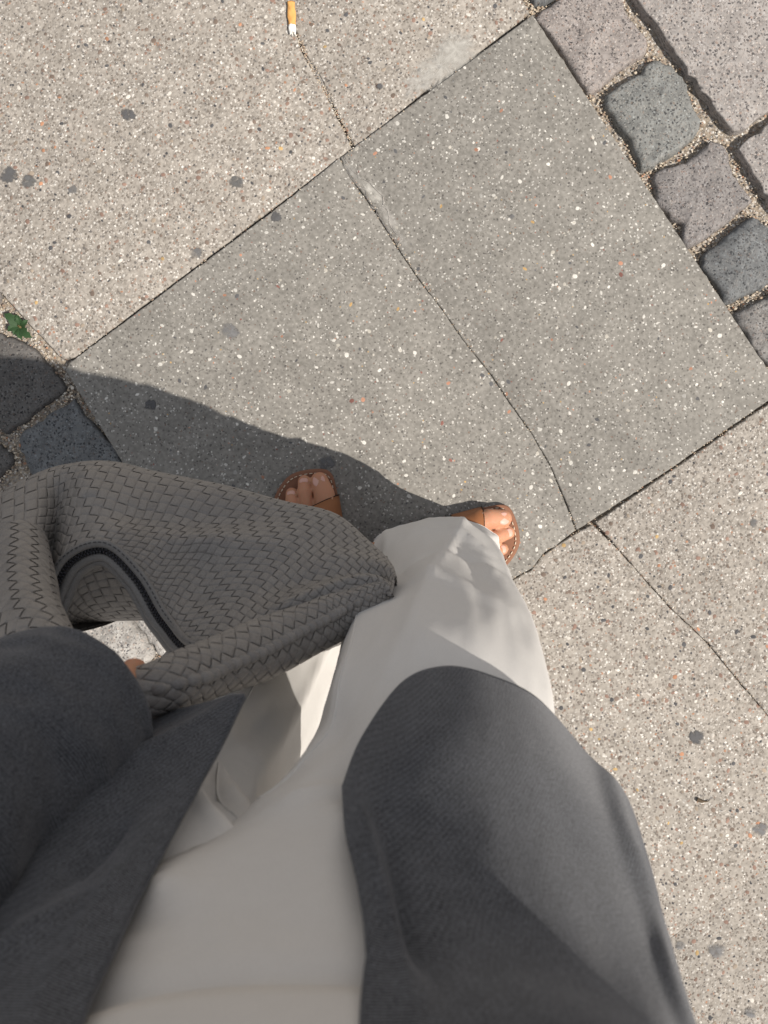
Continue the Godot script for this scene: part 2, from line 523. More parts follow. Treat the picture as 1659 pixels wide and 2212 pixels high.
func gum() -> void:
	# a pale smear of cement over the flagstone at its edge
	for c in [[955, 142, 66, 40, -.65, -.0006, .50], [985, 108, 40, 30, -.65, -.0002, .50], [905, 180, 34, 22, -.65, -.0002, .48], [762, 376, 34, 9, .95, .0024, .36], [806, 418, 34, 12, .9, .0024, .50], [842, 474, 34, 11, 1.05, .0024, .42], [868, 520, 24, 8, 1.0, .0026, .36]]:
		var o := []
		for i in 48:
			var a := TAU * i / 48
			var r: float = 1.0 + .5 * noise.get_noise_2d(cos(a) * 130.0 + c[0], sin(a) * 130.0) + rng.randf_range(-.14, .14)
			o.append(Vector2(c[0], c[1]) + Vector2(cos(a) * r * c[2], sin(a) * r * c[3]).rotated(c[4]))
		var rows := []
		for r in [[1.2, .0009], [1.0, .0010], [.85, .0011], [.7, .0012], [.55, .0012], [.4, .0012], [.2, .0012], [.01, .0012]]:
			var row := []
			for q in o: row.append(plan(Vector2(c[0], c[1]) + (q - Vector2(c[0], c[1])) * r[0], r[1] + c[5]))
			rows.append(row)
		put("cement_smear", soft(rows, [0.0, .25, .4, .5, .55, .6, .6, .6], Color(c[6], c[6] * .965, c[6] * .90)), M.soft, pavement)
	for s in [[278, 248, 15, 0], [512, 393, 15, 1], [597, 470, 12, 0], [425, 546, 13, 2], [20, 378, 19, 0], [62, 392, 15, 1], [158, 410, 10, 2], [500, 717, 19, 3], [328, 875, 13, 0], [1503, 1593, 16, 0], [1548, 2054, 17, 3], [1642, 1790, 16, 3], [1470, 2042, 10, 3], [1622, 2188, 12, 3], [820, 187, 7, 0], [706, 1000, 17, 2], [1105, 470, 6, 2], [1628, 1130, 9, 2]]:
		var o := []
		for i in 44:
			var a := TAU * i / 44
			var r: float = s[2] * (1.0 + .38 * noise.get_noise_2d(s[0] * 3.0 + cos(a) * 60.0, s[1] * 3.0 + sin(a) * 60.0) + .22 * noise.get_noise_2d(s[0] * 7.0 + cos(a) * 240.0, s[1] * 7.0 + sin(a) * 240.0) + rng.randf_range(-.05, .05))
			o.append(Vector2(s[0] + cos(a) * r, s[1] + sin(a) * r * .9))
		var on_dark := Geometry2D.is_point_in_polygon(Vector2(s[0], s[1]), outlines[2]) or Geometry2D.is_point_in_polygon(Vector2(s[0], s[1]), outlines[3])
		var y := .0035 if on_dark else .0
		var rows := []
		for r in [[1.08, .0004], [.92, .0007], [.72, .0009], [.3, .001], [.01, .001]]:
			var row := []
			for p in o: row.append(plan(Vector2(s[0], s[1]) + (p - Vector2(s[0], s[1])) * r[0], y + r[1]))
			rows.append(row)
		var tone: Array = [[.105, .95], [.13, .85], [.16, .65], [.19, .7]][s[3]]
		put("gum_spot", soft(rows, [0.0, .55, .9, 1.0, 1.0].map(func(v): return v * tone[1]), Color(tone[0], tone[0], tone[0] * 1.02)), M.soft, pavement)
# ---------------------------------------------------------------- the person
func cloth(c: Color, seed_: int, scale: float, lo: float, hi: float, bump: float, rough := .95) -> StandardMaterial3D:
	# fine twill: slanted threads with a melange of lighter and darker fibres
	var n := 512
	tex_begin(n)
	var d := noise_image(n, .12, seed_, 3).get_data()
	var e := noise_image(n, .012, seed_ + 7, 2).get_data()
	for y in n:
		for x in n:
			var i := y * n + x
			var thread := .5 + .5 * sin((x + y * 2) * TAU / (16.0 if scale < 12.0 else 8.0))
			var v := lerpf(lo, hi, clampf(((d[i] / 255.0 * .56 + thread * .34 + e[i] / 255.0 * .1) - .5) * 2.4 + .5, 0, 1))
			var k := lin(v, v, v)
			tex_px[i * 3] = k.r8
			tex_px[i * 3 + 1] = k.g8
			tex_px[i * 3 + 2] = k.b8
			tex_ht[i] = int(d[i] * .4 + thread * 120)
	var m := textured(tex_finish(1.6), rough, bump)
	m.albedo_color = c
	m.metallic_specular = .2
	m.uv1_triplanar = true
	m.uv1_world_triplanar = true
	m.uv1_scale = Vector3.ONE * scale
	return m

func make_person_materials() -> void:
	M.jacket = cloth(lin(.158, .167, .188), 31, 10.0, .10, 1.0, 1.0)
	M.jacket.rim_enabled = true
	M.jacket.rim = .8
	M.trousers = cloth(lin(.77, .757, .735), 41, 14.0, .88, 1.0, .4)
	M.seam = mat(lin(.50, .475, .44), .95)
	M.skin = mat(lin(.52, .26, .16), .6)
	M.skin.subsurf_scatter_enabled = true
	M.skin.subsurf_scatter_strength = .25
	M.nail = mat(lin(.66, .39, .32), .4)
	M.sole = mat(lin(.24, .115, .07), .65)
	M.strap = mat(lin(.30, .125, .055), .55)
	M.strap_dusk = mat(lin(.29, .135, .085), .6)
	M.edge = mat(lin(.035, .018, .012), .6)
	M.thread = mat(lin(.68, .58, .45), .8)
	M.eye = mat(lin(.5, .48, .45), .2)
	M.phone = mat(lin(.03, .03, .035), .4)
	M.glass = mat(lin(.01, .01, .012), .1)
	M.hair = mat(lin(.06, .035, .02), .55)

func field(st: SurfaceTool, caps: Array, cell: float) -> void:
	# one skin round tapered limbs: [from, to, radius, radius, softness]; surface nets on a grid
	var lo := Vector3.INF
	var hi := -Vector3.INF
	for c in caps:
		var r: float = maxf(c[2], c[3]) + cell * 3
		lo = lo.min((c[0] as Vector3).min(c[1]) - Vector3.ONE * r)
		hi = hi.max((c[0] as Vector3).max(c[1]) + Vector3.ONE * r)
	var nx := int((hi.x - lo.x) / cell) + 2
	var ny := int((hi.y - lo.y) / cell) + 2
	var nz := int((hi.z - lo.z) / cell) + 2
	var f := PackedFloat32Array()
	f.resize(nx * ny * nz)
	f.fill(1.0)
	for c in caps:
		var a: Vector3 = c[0]
		var b: Vector3 = c[1]
		var ra: float = c[2]
		var rb: float = c[3]
		var k: float = c[4]
		var ab := b - a
		var l2 := maxf(ab.length_squared(), 1e-9)
		var m := maxf(ra, rb) + k + cell * 2.5
		var i0 := ((a.min(b) - lo - Vector3.ONE * m) / cell).floor().clamp(Vector3.ZERO, Vector3(nx - 1, ny - 1, nz - 1))
		var i1 := ((a.max(b) - lo + Vector3.ONE * m) / cell).ceil().clamp(Vector3.ZERO, Vector3(nx - 1, ny - 1, nz - 1))
		for z in range(int(i0.z), int(i1.z) + 1):
			for y in range(int(i0.y), int(i1.y) + 1):
				var at_ := (z * ny + y) * nx
				for x in range(int(i0.x), int(i1.x) + 1):
					var p := lo + Vector3(x, y, z) * cell - a
					var t := clampf(p.dot(ab) / l2, 0.0, 1.0)
					var d := (p - ab * t).length() - lerpf(ra, rb, t)
					var o := f[at_ + x]
					var h := maxf(k - absf(o - d), 0.0) / k
					f[at_ + x] = minf(o, d) - h * h * k * .25
	var id := PackedInt32Array()
	id.resize(nx * ny * nz)
	id.fill(-1)
	var start: int = st.get_meta("count") if st.has_meta("count") else 0
	var off := [0, 1, nx, nx + 1, nx * ny, nx * ny + 1, nx * ny + nx, nx * ny + nx + 1]
	var edges := [[0, 1], [2, 3], [4, 5], [6, 7], [0, 2], [1, 3], [4, 6], [5, 7], [0, 4], [1, 5], [2, 6], [3, 7]]
	var count := start
	for z in nz - 1:
		for y in ny - 1:
			for x in nx - 1:
				var i := (z * ny + y) * nx + x
				var mask := 0
				for k in 8:
					if f[i + off[k]] < 0.0: mask |= 1 << k
				if mask == 0 or mask == 255: continue
				var s := Vector3.ZERO
				var n := 0
				for e in edges:
					var a: int = e[0]
					var b: int = e[1]
					if ((mask >> a) & 1) == ((mask >> b) & 1): continue
					var t := f[i + off[a]] / (f[i + off[a]] - f[i + off[b]])
					s += Vector3(a & 1, (a >> 1) & 1, a >> 2).lerp(Vector3(b & 1, (b >> 1) & 1, b >> 2), t)
					n += 1
				st.set_uv(Vector2.ZERO)
				st.add_vertex(lo + (Vector3(x, y, z) + s / n) * cell)
				id[i] = count
				count += 1
	var step := [1, nx, nx * ny]
	for z in range(1, nz - 1):
		for y in range(1, ny - 1):
			for x in range(1, nx - 1):
				var i := (z * ny + y) * nx + x
				var ins := f[i] < 0.0
				for ax in 3:
					if (f[i + step[ax]] < 0.0) == ins: continue
					var u: int = step[(ax + 1) % 3]
					var v: int = step[(ax + 2) % 3]
					var q := [id[i - u - v], id[i - v], id[i], id[i - u]]
					if q.min() < 0: continue
					for k in ([0, 2, 1, 0, 3, 2] if ins else [0, 1, 2, 0, 2, 3]): st.add_index(q[k])
	st.set_meta("count", count)

func foot_frame(left: bool) -> Transform3D:
	# x towards the big toe, y up, z forward along the foot, origin under the heel
	if left: return Transform3D(Basis(Vector3(.988, 0, -.156), Vector3.UP, Vector3(-.156, 0, -.988)), Vector3(-.0755, 0, .197))
	return Transform3D(Basis(Vector3(-.26, 0, -.966), Vector3.UP, Vector3(.966, 0, -.26)), Vector3(-.0605, 0, .094))

const TOES := [[.0278, .178, .220, .2515, .0142, .0144, .0126], [.0018, .180, .227, .2510, .0097, .0100, .0090], [-.0180, .172, .215, .2365, .0092, .0094, .0086], [-.0355, .160, .198, .2175, .0088, .0090, .0083], [-.0495, .146, .176, .193, .0088, .0088, .0080]]

func foot(fr: Transform3D) -> Array:
	var caps := []
	var g := .0145
	for k in 5:
		var t: Array = TOES[k]
		var sx: float = t[0]
		var tip: float = sx + (-.004 if k == 0 else .001)
		var a := fr * Vector3(sx * .93, g + t[4] + .006, t[1])
		var b := fr * Vector3(sx, g + t[5] + (.004 if k else .001), t[2])
		var c := fr * Vector3(tip, g + t[6] * .85, t[3] - t[6])
		caps.append([fr * Vector3(sx * .55, .045, .11), a, .02, t[4] * 1.12, .012])
		caps.append([a, b, t[4], t[5], .0012])
		caps.append([b, c, t[5], t[6], .0012])
	caps.append([fr * Vector3(.006, .05, .12), fr * Vector3(0, .075, .06), .026, .032, .02])
	caps.append([fr * Vector3(0, .075, .055), fr * Vector3(0, .038, .03), .033, .028, .02])
	caps.append([fr * Vector3(0, .038, .03), fr * Vector3(-.004, .032, .13), .027, .022, .02])
	caps.append([fr * Vector3(0, .07, .05), fr * Vector3(0, .17, .04), .033, .034, .02])
	return caps

func sandal(fr: Transform3D, called: String, parent: Node3D) -> void:
	var s := Node3D.new()
	s.name = called
	parent.add_child(s, true)
	var half := v2([0, -.012, .02, -.009, .031, .012, .034, .06, .036, .10, .042, .15, .0455, .19, .0445, .226, .0415, .2465, .030, .2555, 0, .2575, -.022, .2505, -.0415, .2285, -.052, .199, -.057, .18, -.053, .15, -.043, .10, -.036, .06, -.031, .012, -.02, -.009])
	var o := spline(half, 80, true)
	var rows := []
	for r in [[.02, .0128], [.55, .0128], [.93, .0132], [.975, .0140], [.99, .0134], [1.0, .0118], [1.0, .0040], [.99, .0034], [.99, .0012], [.97, .0006], [.02, .0006]]:
		var row := []
		for p in o: row.append(fr * Vector3((p.x - .0) * r[0], r[1] + maxf(0.0, p.y * r[0] - .2) * .04, .12 + (p.y - .12) * r[0]))
		rows.append(row)
	var sole := put("sole", skin(rows, true), M.sole, s)
	# stitches round the footbed
	var st := SurfaceTool.new()
	st.begin(Mesh.PRIMITIVE_TRIANGLES)
	var ring := spline(half, 260, true)
	var box := BoxMesh.new()
	box.size = Vector3(.0012, .001, .0042)
	var along := 0.0
	for i in 260:
		var p: Vector2 = ring[i]
		var q: Vector2 = ring[(i + 1) % 260]
		along += p.distance_to(q)
		if along > .0065:
			along = 0.0
			var w := Vector2(p.x * .915, .12 + (p.y - .12) * .955)
			var d := (q - p).normalized()
			var b := Basis(Vector3(d.y, 0, -d.x), Vector3.UP, Vector3(d.x, 0, d.y))
			st.append_from(box, 0, fr * Transform3D(b, Vector3(w.x, .0142 + maxf(0.0, w.y - .2) * .04, w.y)))
	st.generate_normals()
	put("stitching", st.commit(), M.thread, sole).set_meta("kind", "stuff")
	# two broad straps that cross over the instep
	for k in 2:
		var lift := .0035 * k
		var slope := -.052 if k == 0 else .052
		var strips := [[], [], [], []]
		var rims := [[], []]
		for i in 33:
			var t := i / 32.0
			var x := lerpf(.047, -.058, t)
			var e := sin(PI * t)
			var y := .010 + pow(e, .42) * (.052 - .012 * (t - .35)) + lift * e
			var mid := .178 - slope * (t - .5) - .02 * absf(t - .5)
			var w := .022
			var tilt := .009 * e
			for c in 4:
				var z := mid + (w if c == 0 or c == 3 else -w)
				var yy := y + (tilt * -1.0 if c == 0 or c == 3 else tilt) + (.0 if c < 2 else -.0026)
				(strips[c] as Array).append(fr * Vector3(x * (1.0 if c < 2 else .97), yy, z))
			rims[0].append(fr * Vector3(x, y - tilt - .001, mid + w + .0004))
			rims[1].append(fr * Vector3(x, y + tilt - .001, mid - w - .0004))
		var rs := [strips[0], [], [], strips[1], strips[2], strips[3]]
		for i in 33:   # a slightly domed face
			rs[1].append((strips[0][i] as Vector3).lerp(strips[1][i], .3) + Vector3(0, .0012, 0))
			rs[2].append((strips[0][i] as Vector3).lerp(strips[1][i], .7) + Vector3(0, .0012, 0))
		rs.append(strips[0])
		var band := put("strap", skin(rs), M.strap if k == 1 else M.strap_dusk, s)
		for r in rims: put("painted_edge", tube(r, [.0009], 6, 33), M.edge, band)

func tube(path: Array, radii: Array, n: int, steps: int, flat := 1.0, up := Vector3.UP) -> ArrayMesh:
	return skin(tube_rows(path, radii, n, steps, flat, up), true)

func tube_rows(path: Array, radii: Array, n: int, steps: int, flat := 1.0, up := Vector3.UP) -> Array:
	var c := spline(path, steps)
	var rows := []
	for i in steps:
		var t: Vector3 = (c[mini(i + 1, steps - 1)] - c[maxi(i - 1, 0)]).normalized()
		var s := t.cross(up).normalized()
		var v := s.cross(t).normalized()
		var u := float(i) / (steps - 1) * (radii.size() - 1)
		var k := mini(int(u), maxi(radii.size() - 2, 0))
		var r: float = radii[0] if radii.size() == 1 else lerpf(radii[k], radii[k + 1], smoothstep(0, 1, u - k))
		var row := []
		for j in n:
			var a := TAU * j / n
			row.append(c[i] + s * cos(a) * r + v * sin(a) * r * flat)
		rows.append(row)
	return rows

func keyed(keys: Array, n: int) -> Array:
	# smooth steps between rows of numbers
	var out := []
	for i in n:
		var t := float(i) / (n - 1) * (keys.size() - 1)
		var k := mini(int(t), keys.size() - 2)
		var f := t - k
		var row := []
		for c in keys[0].size():
			row.append(cubic_interpolate(keys[k][c], keys[k + 1][c], keys[maxi(k - 1, 0)][c], keys[mini(k + 2, keys.size() - 1)][c], f))
		out.append(row)
	return out

func leg_rows(keys: Array, folds: Array, bands: Array, brk: float, hem_dip: float, seed_: float) -> Array:
	# keys: height, centre x, centre z, half width, half depth, turn, squareness
	var rows := []
	var ks := keyed(keys, 110)
	for i in ks.size():
		var k: Array = ks[i]
		var row := []
		for j in 110:
			var a := TAU * j / 110
			var ca := cos(a)
			var sa := sin(a)
			var e: float = k[6]
			var q := pow(pow(absf(ca), e) + pow(absf(sa), e), -1.0 / e)
			var l := Vector2(ca * q * k[3], sa * q * k[4])
			var d := 0.0
			for f in folds:    # [h0, angle0, h1, angle1, size, width]
				var t: float = clampf((k[0] - f[0]) / (f[2] - f[0]), -.3, 1.3)
				var fa: float = deg_to_rad(lerpf(f[1], f[3], t))
				var da: float = angle_difference(fa, a) * (k[3] + k[4]) * .5
				var fade := smoothstep(-.3, .15, t) * (1.0 - smoothstep(.85, 1.3, t))
				d += f[4] * fade * (exp(-da * da / (f[5] * f[5])) if f.size() < 7 else exp(-absf(da) / f[5]))
			for b in bands:    # [height, angle, spread, size, width, slope]
				var db: float = angle_difference(deg_to_rad(b[1]), a)
				var hb: float = (k[0] - b[0] - b[5] * db) / b[4]
				var sb: float = db / deg_to_rad(b[2])
				d += b[3] * exp(-hb * hb) * exp(-sb * sb)
			# the cloth breaks over the shoe: the leg above overhangs the hem in front
			if brk > 0.0:
				var front: float = exp(-pow(angle_difference(deg_to_rad(-78.0), a) / 1.05, 2.0))
				var edge: float = .128 + .022 * cos(a * 1.0 + .6)
				d += brk * front * smoothstep(edge, edge + .014, k[0]) * (1.0 - smoothstep(edge + .03, .42, k[0]))
			d += noise.get_noise_3d(ca * 160 + seed_, k[0] * 420, sa * 160) * .0035
			var n := l.normalized()
			l = (l + n * d).rotated(k[5])
			var h: float = k[0]
			if i < 14: h += hem_dip * sin(a * 2.0 + seed_) * (1.0 - i / 14.0)
			row.append(Vector3(k[1] + l.x, h, k[2] + l.y))
		rows.append(row)
	return rows

func build_person() -> void:
	var p := base("person", Vector3.ZERO)
	tag(p, "person in charcoal jacket, off-white wide trousers and tan sandals, holding the woven bag", "person")
	# --- body
	var st := SurfaceTool.new()
	st.begin(Mesh.PRIMITIVE_TRIANGLES)
	var lf := foot_frame(true)
	var rf := foot_frame(false)
	field(st, foot(lf), .003)
	field(st, foot(rf), .003)
	hand(st)
	raised_hand(st)
	var V := func(x: float, y: float, z: float) -> Vector3: return Vector3(x, y, z)
	var hips := Vector3(-.03, .88, .27)
	field(st, [
		[lf * V.call(0, .15, .04), V.call(-.148, .47, .204), .032, .04, .03], [V.call(-.148, .47, .204), V.call(-.115, .80, .242), .04, .045, .03],
		[rf * V.call(0, .15, .04), V.call(.047, .47, .112), .032, .04, .03], [V.call(.047, .47, .112), V.call(.022, .80, .215), .04, .05, .03],
		[V.call(-.085, .87, .252), V.call(.02, .87, .252), .07, .07, .04], [V.call(-.03, .88, .255), V.call(-.03, 1.05, .262), .078, .075, .04], [V.call(-.075, 1.05, .265), V.call(.015, 1.05, .265), .068, .068, .04],
		[V.call(-.09, 1.22, .275), V.call(.03, 1.22, .275), .075, .075, .05], [V.call(-.14, 1.315, .312), V.call(.085, 1.315, .312), .042, .042, .05], [V.call(-.03, 1.33, .312), V.call(-.03, 1.47, .262), .05, .047, .03],
		[V.call(-.03, 1.545, .225), V.call(-.03, 1.585, .245), .083, .09, .03], [V.call(-.03, 1.485, .185), V.call(-.03, 1.54, .20), .042, .068, .03], [V.call(-.03, 1.50, .128), V.call(-.03, 1.535, .135), .013, .009, .012], [V.call(-.045, 1.468, .148), V.call(-.015, 1.468, .148), .007, .007, .01], [V.call(-.123, 1.53, .235), V.call(-.122, 1.555, .235), .012, .014, .01], [V.call(.063, 1.53, .235), V.call(.062, 1.555, .235), .012, .014, .01],
		[V.call(-.175, 1.315, .315), V.call(-.258, 1.04, .262), .04, .034, .03], [V.call(-.258, 1.04, .262), V.call(-.178, .80, .122), .034, .026, .02],
		[V.call(.11, 1.315, .315), V.call(.158, 1.215, .42), .04, .034, .03], [V.call(.158, 1.215, .42), V.call(.115, 1.235, .168), .036, .025, .02],
	], .014)
	st.generate_normals()
	var body := put("body", st.commit(), M.skin, p)
	for fr in [lf, rf]:
		for k in 5:
			var t: Array = TOES[k]
			var nail := SphereMesh.new()
			nail.radius = 1.0
			nail.height = 2.0
			nail.radial_segments = 16
			nail.rings = 8
			var o := put("toenail", nail, M.nail, body)
			var w: float = t[6] * .70
			var b := (fr as Transform3D).basis * Basis.from_euler(Vector3(.35, 0, 0)).scaled(Vector3(w, .0022, w * (1.05 if k == 0 else .8)))
			b = Basis((fr as Transform3D).basis.x * w, ((fr as Transform3D).basis * Vector3(0, .94, .34)) * .0026, ((fr as Transform3D).basis * Vector3(0, -.34, .94)) * w * (1.1 if k == 0 else .85))
			o.transform = Transform3D(b, (fr as Transform3D) * Vector3(t[0] + (-.004 if k == 0 else .001), .0145 + t[6] * 1.68, t[3] - t[6] * 1.02))
	sandal(lf, "sandal", p)
	sandal(rf, "sandal", p)
	# --- trousers: the right leg runs up into the front, the left leg tucks in beside it
	var st2 := SurfaceTool.new()
	st2.begin(Mesh.PRIMITIVE_TRIANGLES)
	var right := [[.030, .064, .074, .094, .061, -.20, 2.3], [.06, .064, .074, .093, .061, -.20, 2.3], [.13, .060, .080, .084, .063, -.17, 2.2], [.22, .057, .092, .082, .072, -.1, 2.1], [.35, .052, .106, .083, .073, -.05, 2.1], [.47, .047, .115, .082, .071, 0, 2.1], [.58, .042, .129, .078, .071, 0, 2.1], [.68, .036, .156, .078, .076, 0, 2.1], [.75, .022, .196, .083, .083, 0, 2.1], [.81, -.004, .233, .100, .095, 0, 2.2], [.87, -.028, .250, .132, .102, 0, 2.3], [.93, -.03, .256, .132, .10, 0, 2.3], [.99, -.03, .258, .128, .097, 0, 2.3]]
	var rfolds := [[.13, -34, .60, -30, .006, .014, 1], [.16, -60, .64, -102, .010, .013, 1], [.66, -100, .93, -84, .004, .012, 1], [.22, -84, .5, -60, -.004, .014], [.05, -20, .14, -30, .007, .014, 1], [.10, -118, .75, -140, .007, .018, 1], [.2, -140, .55, -112, -.006, .018], [.72, -165, .90, -110, .006, .010, 1], [.70, -150, .84, -80, -.005, .012], [.78, -140, .87, -60, .004, .012, 1], [.04, 40, .5, 50, .008, .02], [.04, 130, .5, 120, .008, .02], [.3, 10, .7, -5, -.004, .02], [.04, -128, .13, -120, .005, .01, 1]]
	var rbands := [[.950, -90, 80, -.004, .0045, .0], [.905, -140, 24, .005, .006, .03], [.888, -146, 22, -.004, .006, .03], [.925, -138, 26, .004, .007, .02], [.865, -140, 24, .005, .006, .04], [.80, -95, 26, .003, .008, -.03], [.55, -95, 40, .003, .012, .05], [.43, -80, 40, -.003, .012, -.06], [.30, -70, 36, .004, .012, .08]]
	var left := [[.035, -.095, .100, .066, .095, .1, 2.3], [.06, -.095, .100, .066, .095, .1, 2.3], [.20, -.110, .130, .07, .09, .05, 2.2], [.34, -.138, .172, .077, .083, 0, 2.1], [.47, -.151, .204, .082, .08, 0, 2.1], [.58, -.153, .220, .079, .08, 0, 2.1], [.68, -.150, .227, .076, .083, 0, 2.1], [.75, -.137, .233, .08, .085, 0, 2.1], [.82, -.105, .245, .085, .09, 0, 2.1], [.9, -.07, .255, .07, .08, 0, 2.1]]
	var lfolds := [[.05, -90, .62, -62, .008, .010, 1], [.3, -15, .75, -40, .007, .010, 1], [.60, -80, .80, -40, .009, .009, 1], [.58, -110, .80, -70, .008, .009, 1], [.64, -95, .80, -58, -.005, .006], [.66, -60, .8, -10, -.006, .01], [.55, -45, .78, -62, -.004, .008], [.05, 0, .5, 10, .006, .02]]
	var lbands := [[.70, -75, 40, .004, .007, .05], [.735, -80, 36, -.004, .006, .04], [.765, -85, 36, .004, .006, .03], [.62, -60, 40, .003, .01, .06]]
	var rl := leg_rows(right, rfolds, rbands, .009, .006, 1.0)
	var ll := leg_rows(left, lfolds, lbands, .0, .006, 2.0)
	skin(rl, true, Vector2.ONE, true, st2)
	skin(ll, true, Vector2.ONE, true, st2)
	st2.generate_normals()
	st2.generate_tangents()
	var tr := put("trousers", st2.commit(), M.trousers, p)
	# seams down the legs and a turned hem
	for q in [[rl, 68, 0, 80], [ll, 92, 10, 104]]:
		var pts := []
		for j in range(q[2], q[3], 2): pts.append((q[0][j][q[1]] as Vector3).lerp(q[0][j][q[1] + 1], .5))
		put("seam", tube(pts, [.0008], 6, pts.size() * 2), M.trousers, tr)
	for l in [rl, ll]:
		var pts := []
		for i in 111: pts.append(l[9][i % 110])
		put("hem_stitching", tube(pts, [.0006], 5, 111), M.trousers, tr)
	# waistband
	var wb := []
	for r in [[.955, 1.0], [.957, 1.022], [.965, 1.03], [.985, 1.03], [.993, 1.022], [.995, 1.0]]:
		var row := []
		for j in 90:
			var a := TAU * j / 90
			var q := pow(pow(absf(cos(a)), 2.3) + pow(absf(sin(a)), 2.3), -1.0 / 2.3)
			row.append(Vector3(-.03 + cos(a) * q * .130 * r[1], r[0], .258 + sin(a) * q * .0995 * r[1]))
		wb.append(row)
	put("waistband", skin(wb, true, Vector2.ONE, true), M.trousers, tr)
	jacket(p)
	var hs := SurfaceTool.new()
	hs.begin(Mesh.PRIMITIVE_TRIANGLES)
	field(hs, [
		[V.call(-.03, 1.575, .25), V.call(-.03, 1.60, .245), .102, .10, .03], [V.call(-.09, 1.58, .22), V.call(-.108, 1.46, .205), .034, .030, .03], [V.call(.03, 1.58, .22), V.call(.048, 1.46, .205), .034, .030, .03],
		[V.call(-.108, 1.46, .205), V.call(-.105, 1.34, .20), .030, .02, .03], [V.call(.048, 1.46, .205), V.call(.045, 1.34, .20), .030, .02, .03], [V.call(-.07, 1.52, .30), V.call(-.07, 1.36, .355), .06, .05, .04], [V.call(.01, 1.52, .30), V.call(.01, 1.36, .355), .06, .05, .04],
	], .010)
	hs.generate_normals()
	put("hair", hs.commit(), M.hair, body)
	for x in [-.062, .002]:
		var ball := SphereMesh.new()
		ball.radius = .0125
		ball.height = .025
		put("eye", ball, M.eye, body).position = Vector3(x, 1.535, .139)

func raised_hand(st: SurfaceTool) -> void:
	# the right hand under the edge of the phone
	var caps := [[Vector3(.115, 1.235, .168), Vector3(.062, 1.262, .118), .025, .024, .02], [Vector3(.062, 1.262, .118), Vector3(.048, 1.262, .09), .022, .016, .02]]
	for k in 4:
		var z := .118 - k * .0185
		var r := .0088 - absf(k - 1.2) * .0004
		var a := Vector3(.045, 1.262, z - .004)
		var b := Vector3(.034, 1.247, z - .010)
		var c := Vector3(.008 - .004 * (k % 2), 1.2455, z - .013)
		var d := Vector3(-.013 + .005 * (k % 3), 1.2475, z - .014)
		caps.append([Vector3(.058, 1.262, .108), a, .016, r * 1.15, .01])
		caps.append([a, b, r * 1.12, r, .004])
		caps.append([b, c, r, r * .92, .003])
		caps.append([c, d, r * .92, r * .8, .003])
	caps.append([Vector3(.056, 1.27, .112), Vector3(.032, 1.281, .088), .0135, .0105, .008])
	caps.append([Vector3(.032, 1.281, .088), Vector3(.008, 1.277, .072), .0102, .0086, .004])
	field(st, caps, .003)

func build_phone() -> void:
	# lies level over the pavement with its lens at the far corner
	var ph := base("smartphone", Vector3(-.0185, 1.256, .058))
	tag(ph, "dark smartphone held level in the right hand above the bag", "phone")
	for part in [["case", .0, .0085, .0, M.phone], ["screen", .0086, .0094, .003, M.glass]]:
		var rows := []
		var w: float = .037 - part[3]
		var l: float = .074 - part[3]
		for e in [[part[1], .3], [part[1], .93], [part[1] + .001, .985], [part[1] + (part[2] - part[1]) * .5, 1.0], [part[2] - .0003, .985], [part[2], .93], [part[2], .3]]:
			var row := []
			for i in 64:
				var a := TAU * i / 64
				var q := pow(pow(absf(cos(a)), 6.0) + pow(absf(sin(a)), 6.0), -1.0 / 6.0)
				row.append(Vector3(cos(a) * q * w * e[1], e[0], sin(a) * q * l * e[1]))
			rows.append(row)
		var lid: Array = rows[0].duplicate()
		for s in [[rows[0][0].y, 0], [rows[6][0].y, 1]]:
			var mid := []
			for i in 64: mid.append(Vector3(0, s[0], 0))
			if s[1] == 0: rows.push_front(mid)
			else: rows.push_back(mid)
		put(part[0], skin(rows, true), part[4], ph)

func hand(st: SurfaceTool) -> void:
	# the left hand closed round the bag's handle, which runs along x
	var c := Vector3(-.180, .730, .120)     # the handle inside the fist
	var caps := [[Vector3(-.178, .80, .122), c + Vector3(-.006, .045, .018), .025, .026, .02], [c + Vector3(-.02, .038, .024), c + Vector3(.014, .036, .022), .020, .019, .015]]
	for k in 4:
		var x: float = c.x + .029 - k * .0185
		var r := .0088 - absf(k - 1.2) * .0004
		var kn := Vector3(x, c.y + .036, c.z + .006)
		var p1 := Vector3(x + .001, c.y + .018, c.z - .024)
		var p2 := Vector3(x + .001, c.y - .012, c.z - .024)
		var p3 := Vector3(x, c.y - .024, c.z - .004)
		caps.append([Vector3(x, c.y + .04, c.z + .022), kn, r * 1.5, r * 1.2, .01])
		caps.append([kn, p1, r * 1.12, r, .004])
		caps.append([p1, p2, r, r * .94, .003])
		caps.append([p2, p3, r * .94, r * .82, .003])
	caps.append([c + Vector3(.008, .03, .026), c + Vector3(.026, .012, .030), .0125, .0105, .008])
	caps.append([c + Vector3(.026, .012, .030), c + Vector3(.031, .008, .012), .0103, .0085, .004])
	field(st, caps, .003)

func surface(ctrl: Array, rows_n: int, cols_n: int) -> Array:
	# a smooth grid of points through a coarse grid of points
	var mid := []
	for r in ctrl: mid.append(spline(r, cols_n))
	var out := []
	for j in rows_n: out.append([])
	for i in cols_n:
		var col := []
		for r in mid: col.append(r[i])
		var s := spline(col, rows_n)
		for j in rows_n: out[j].append(s[j])
	return out

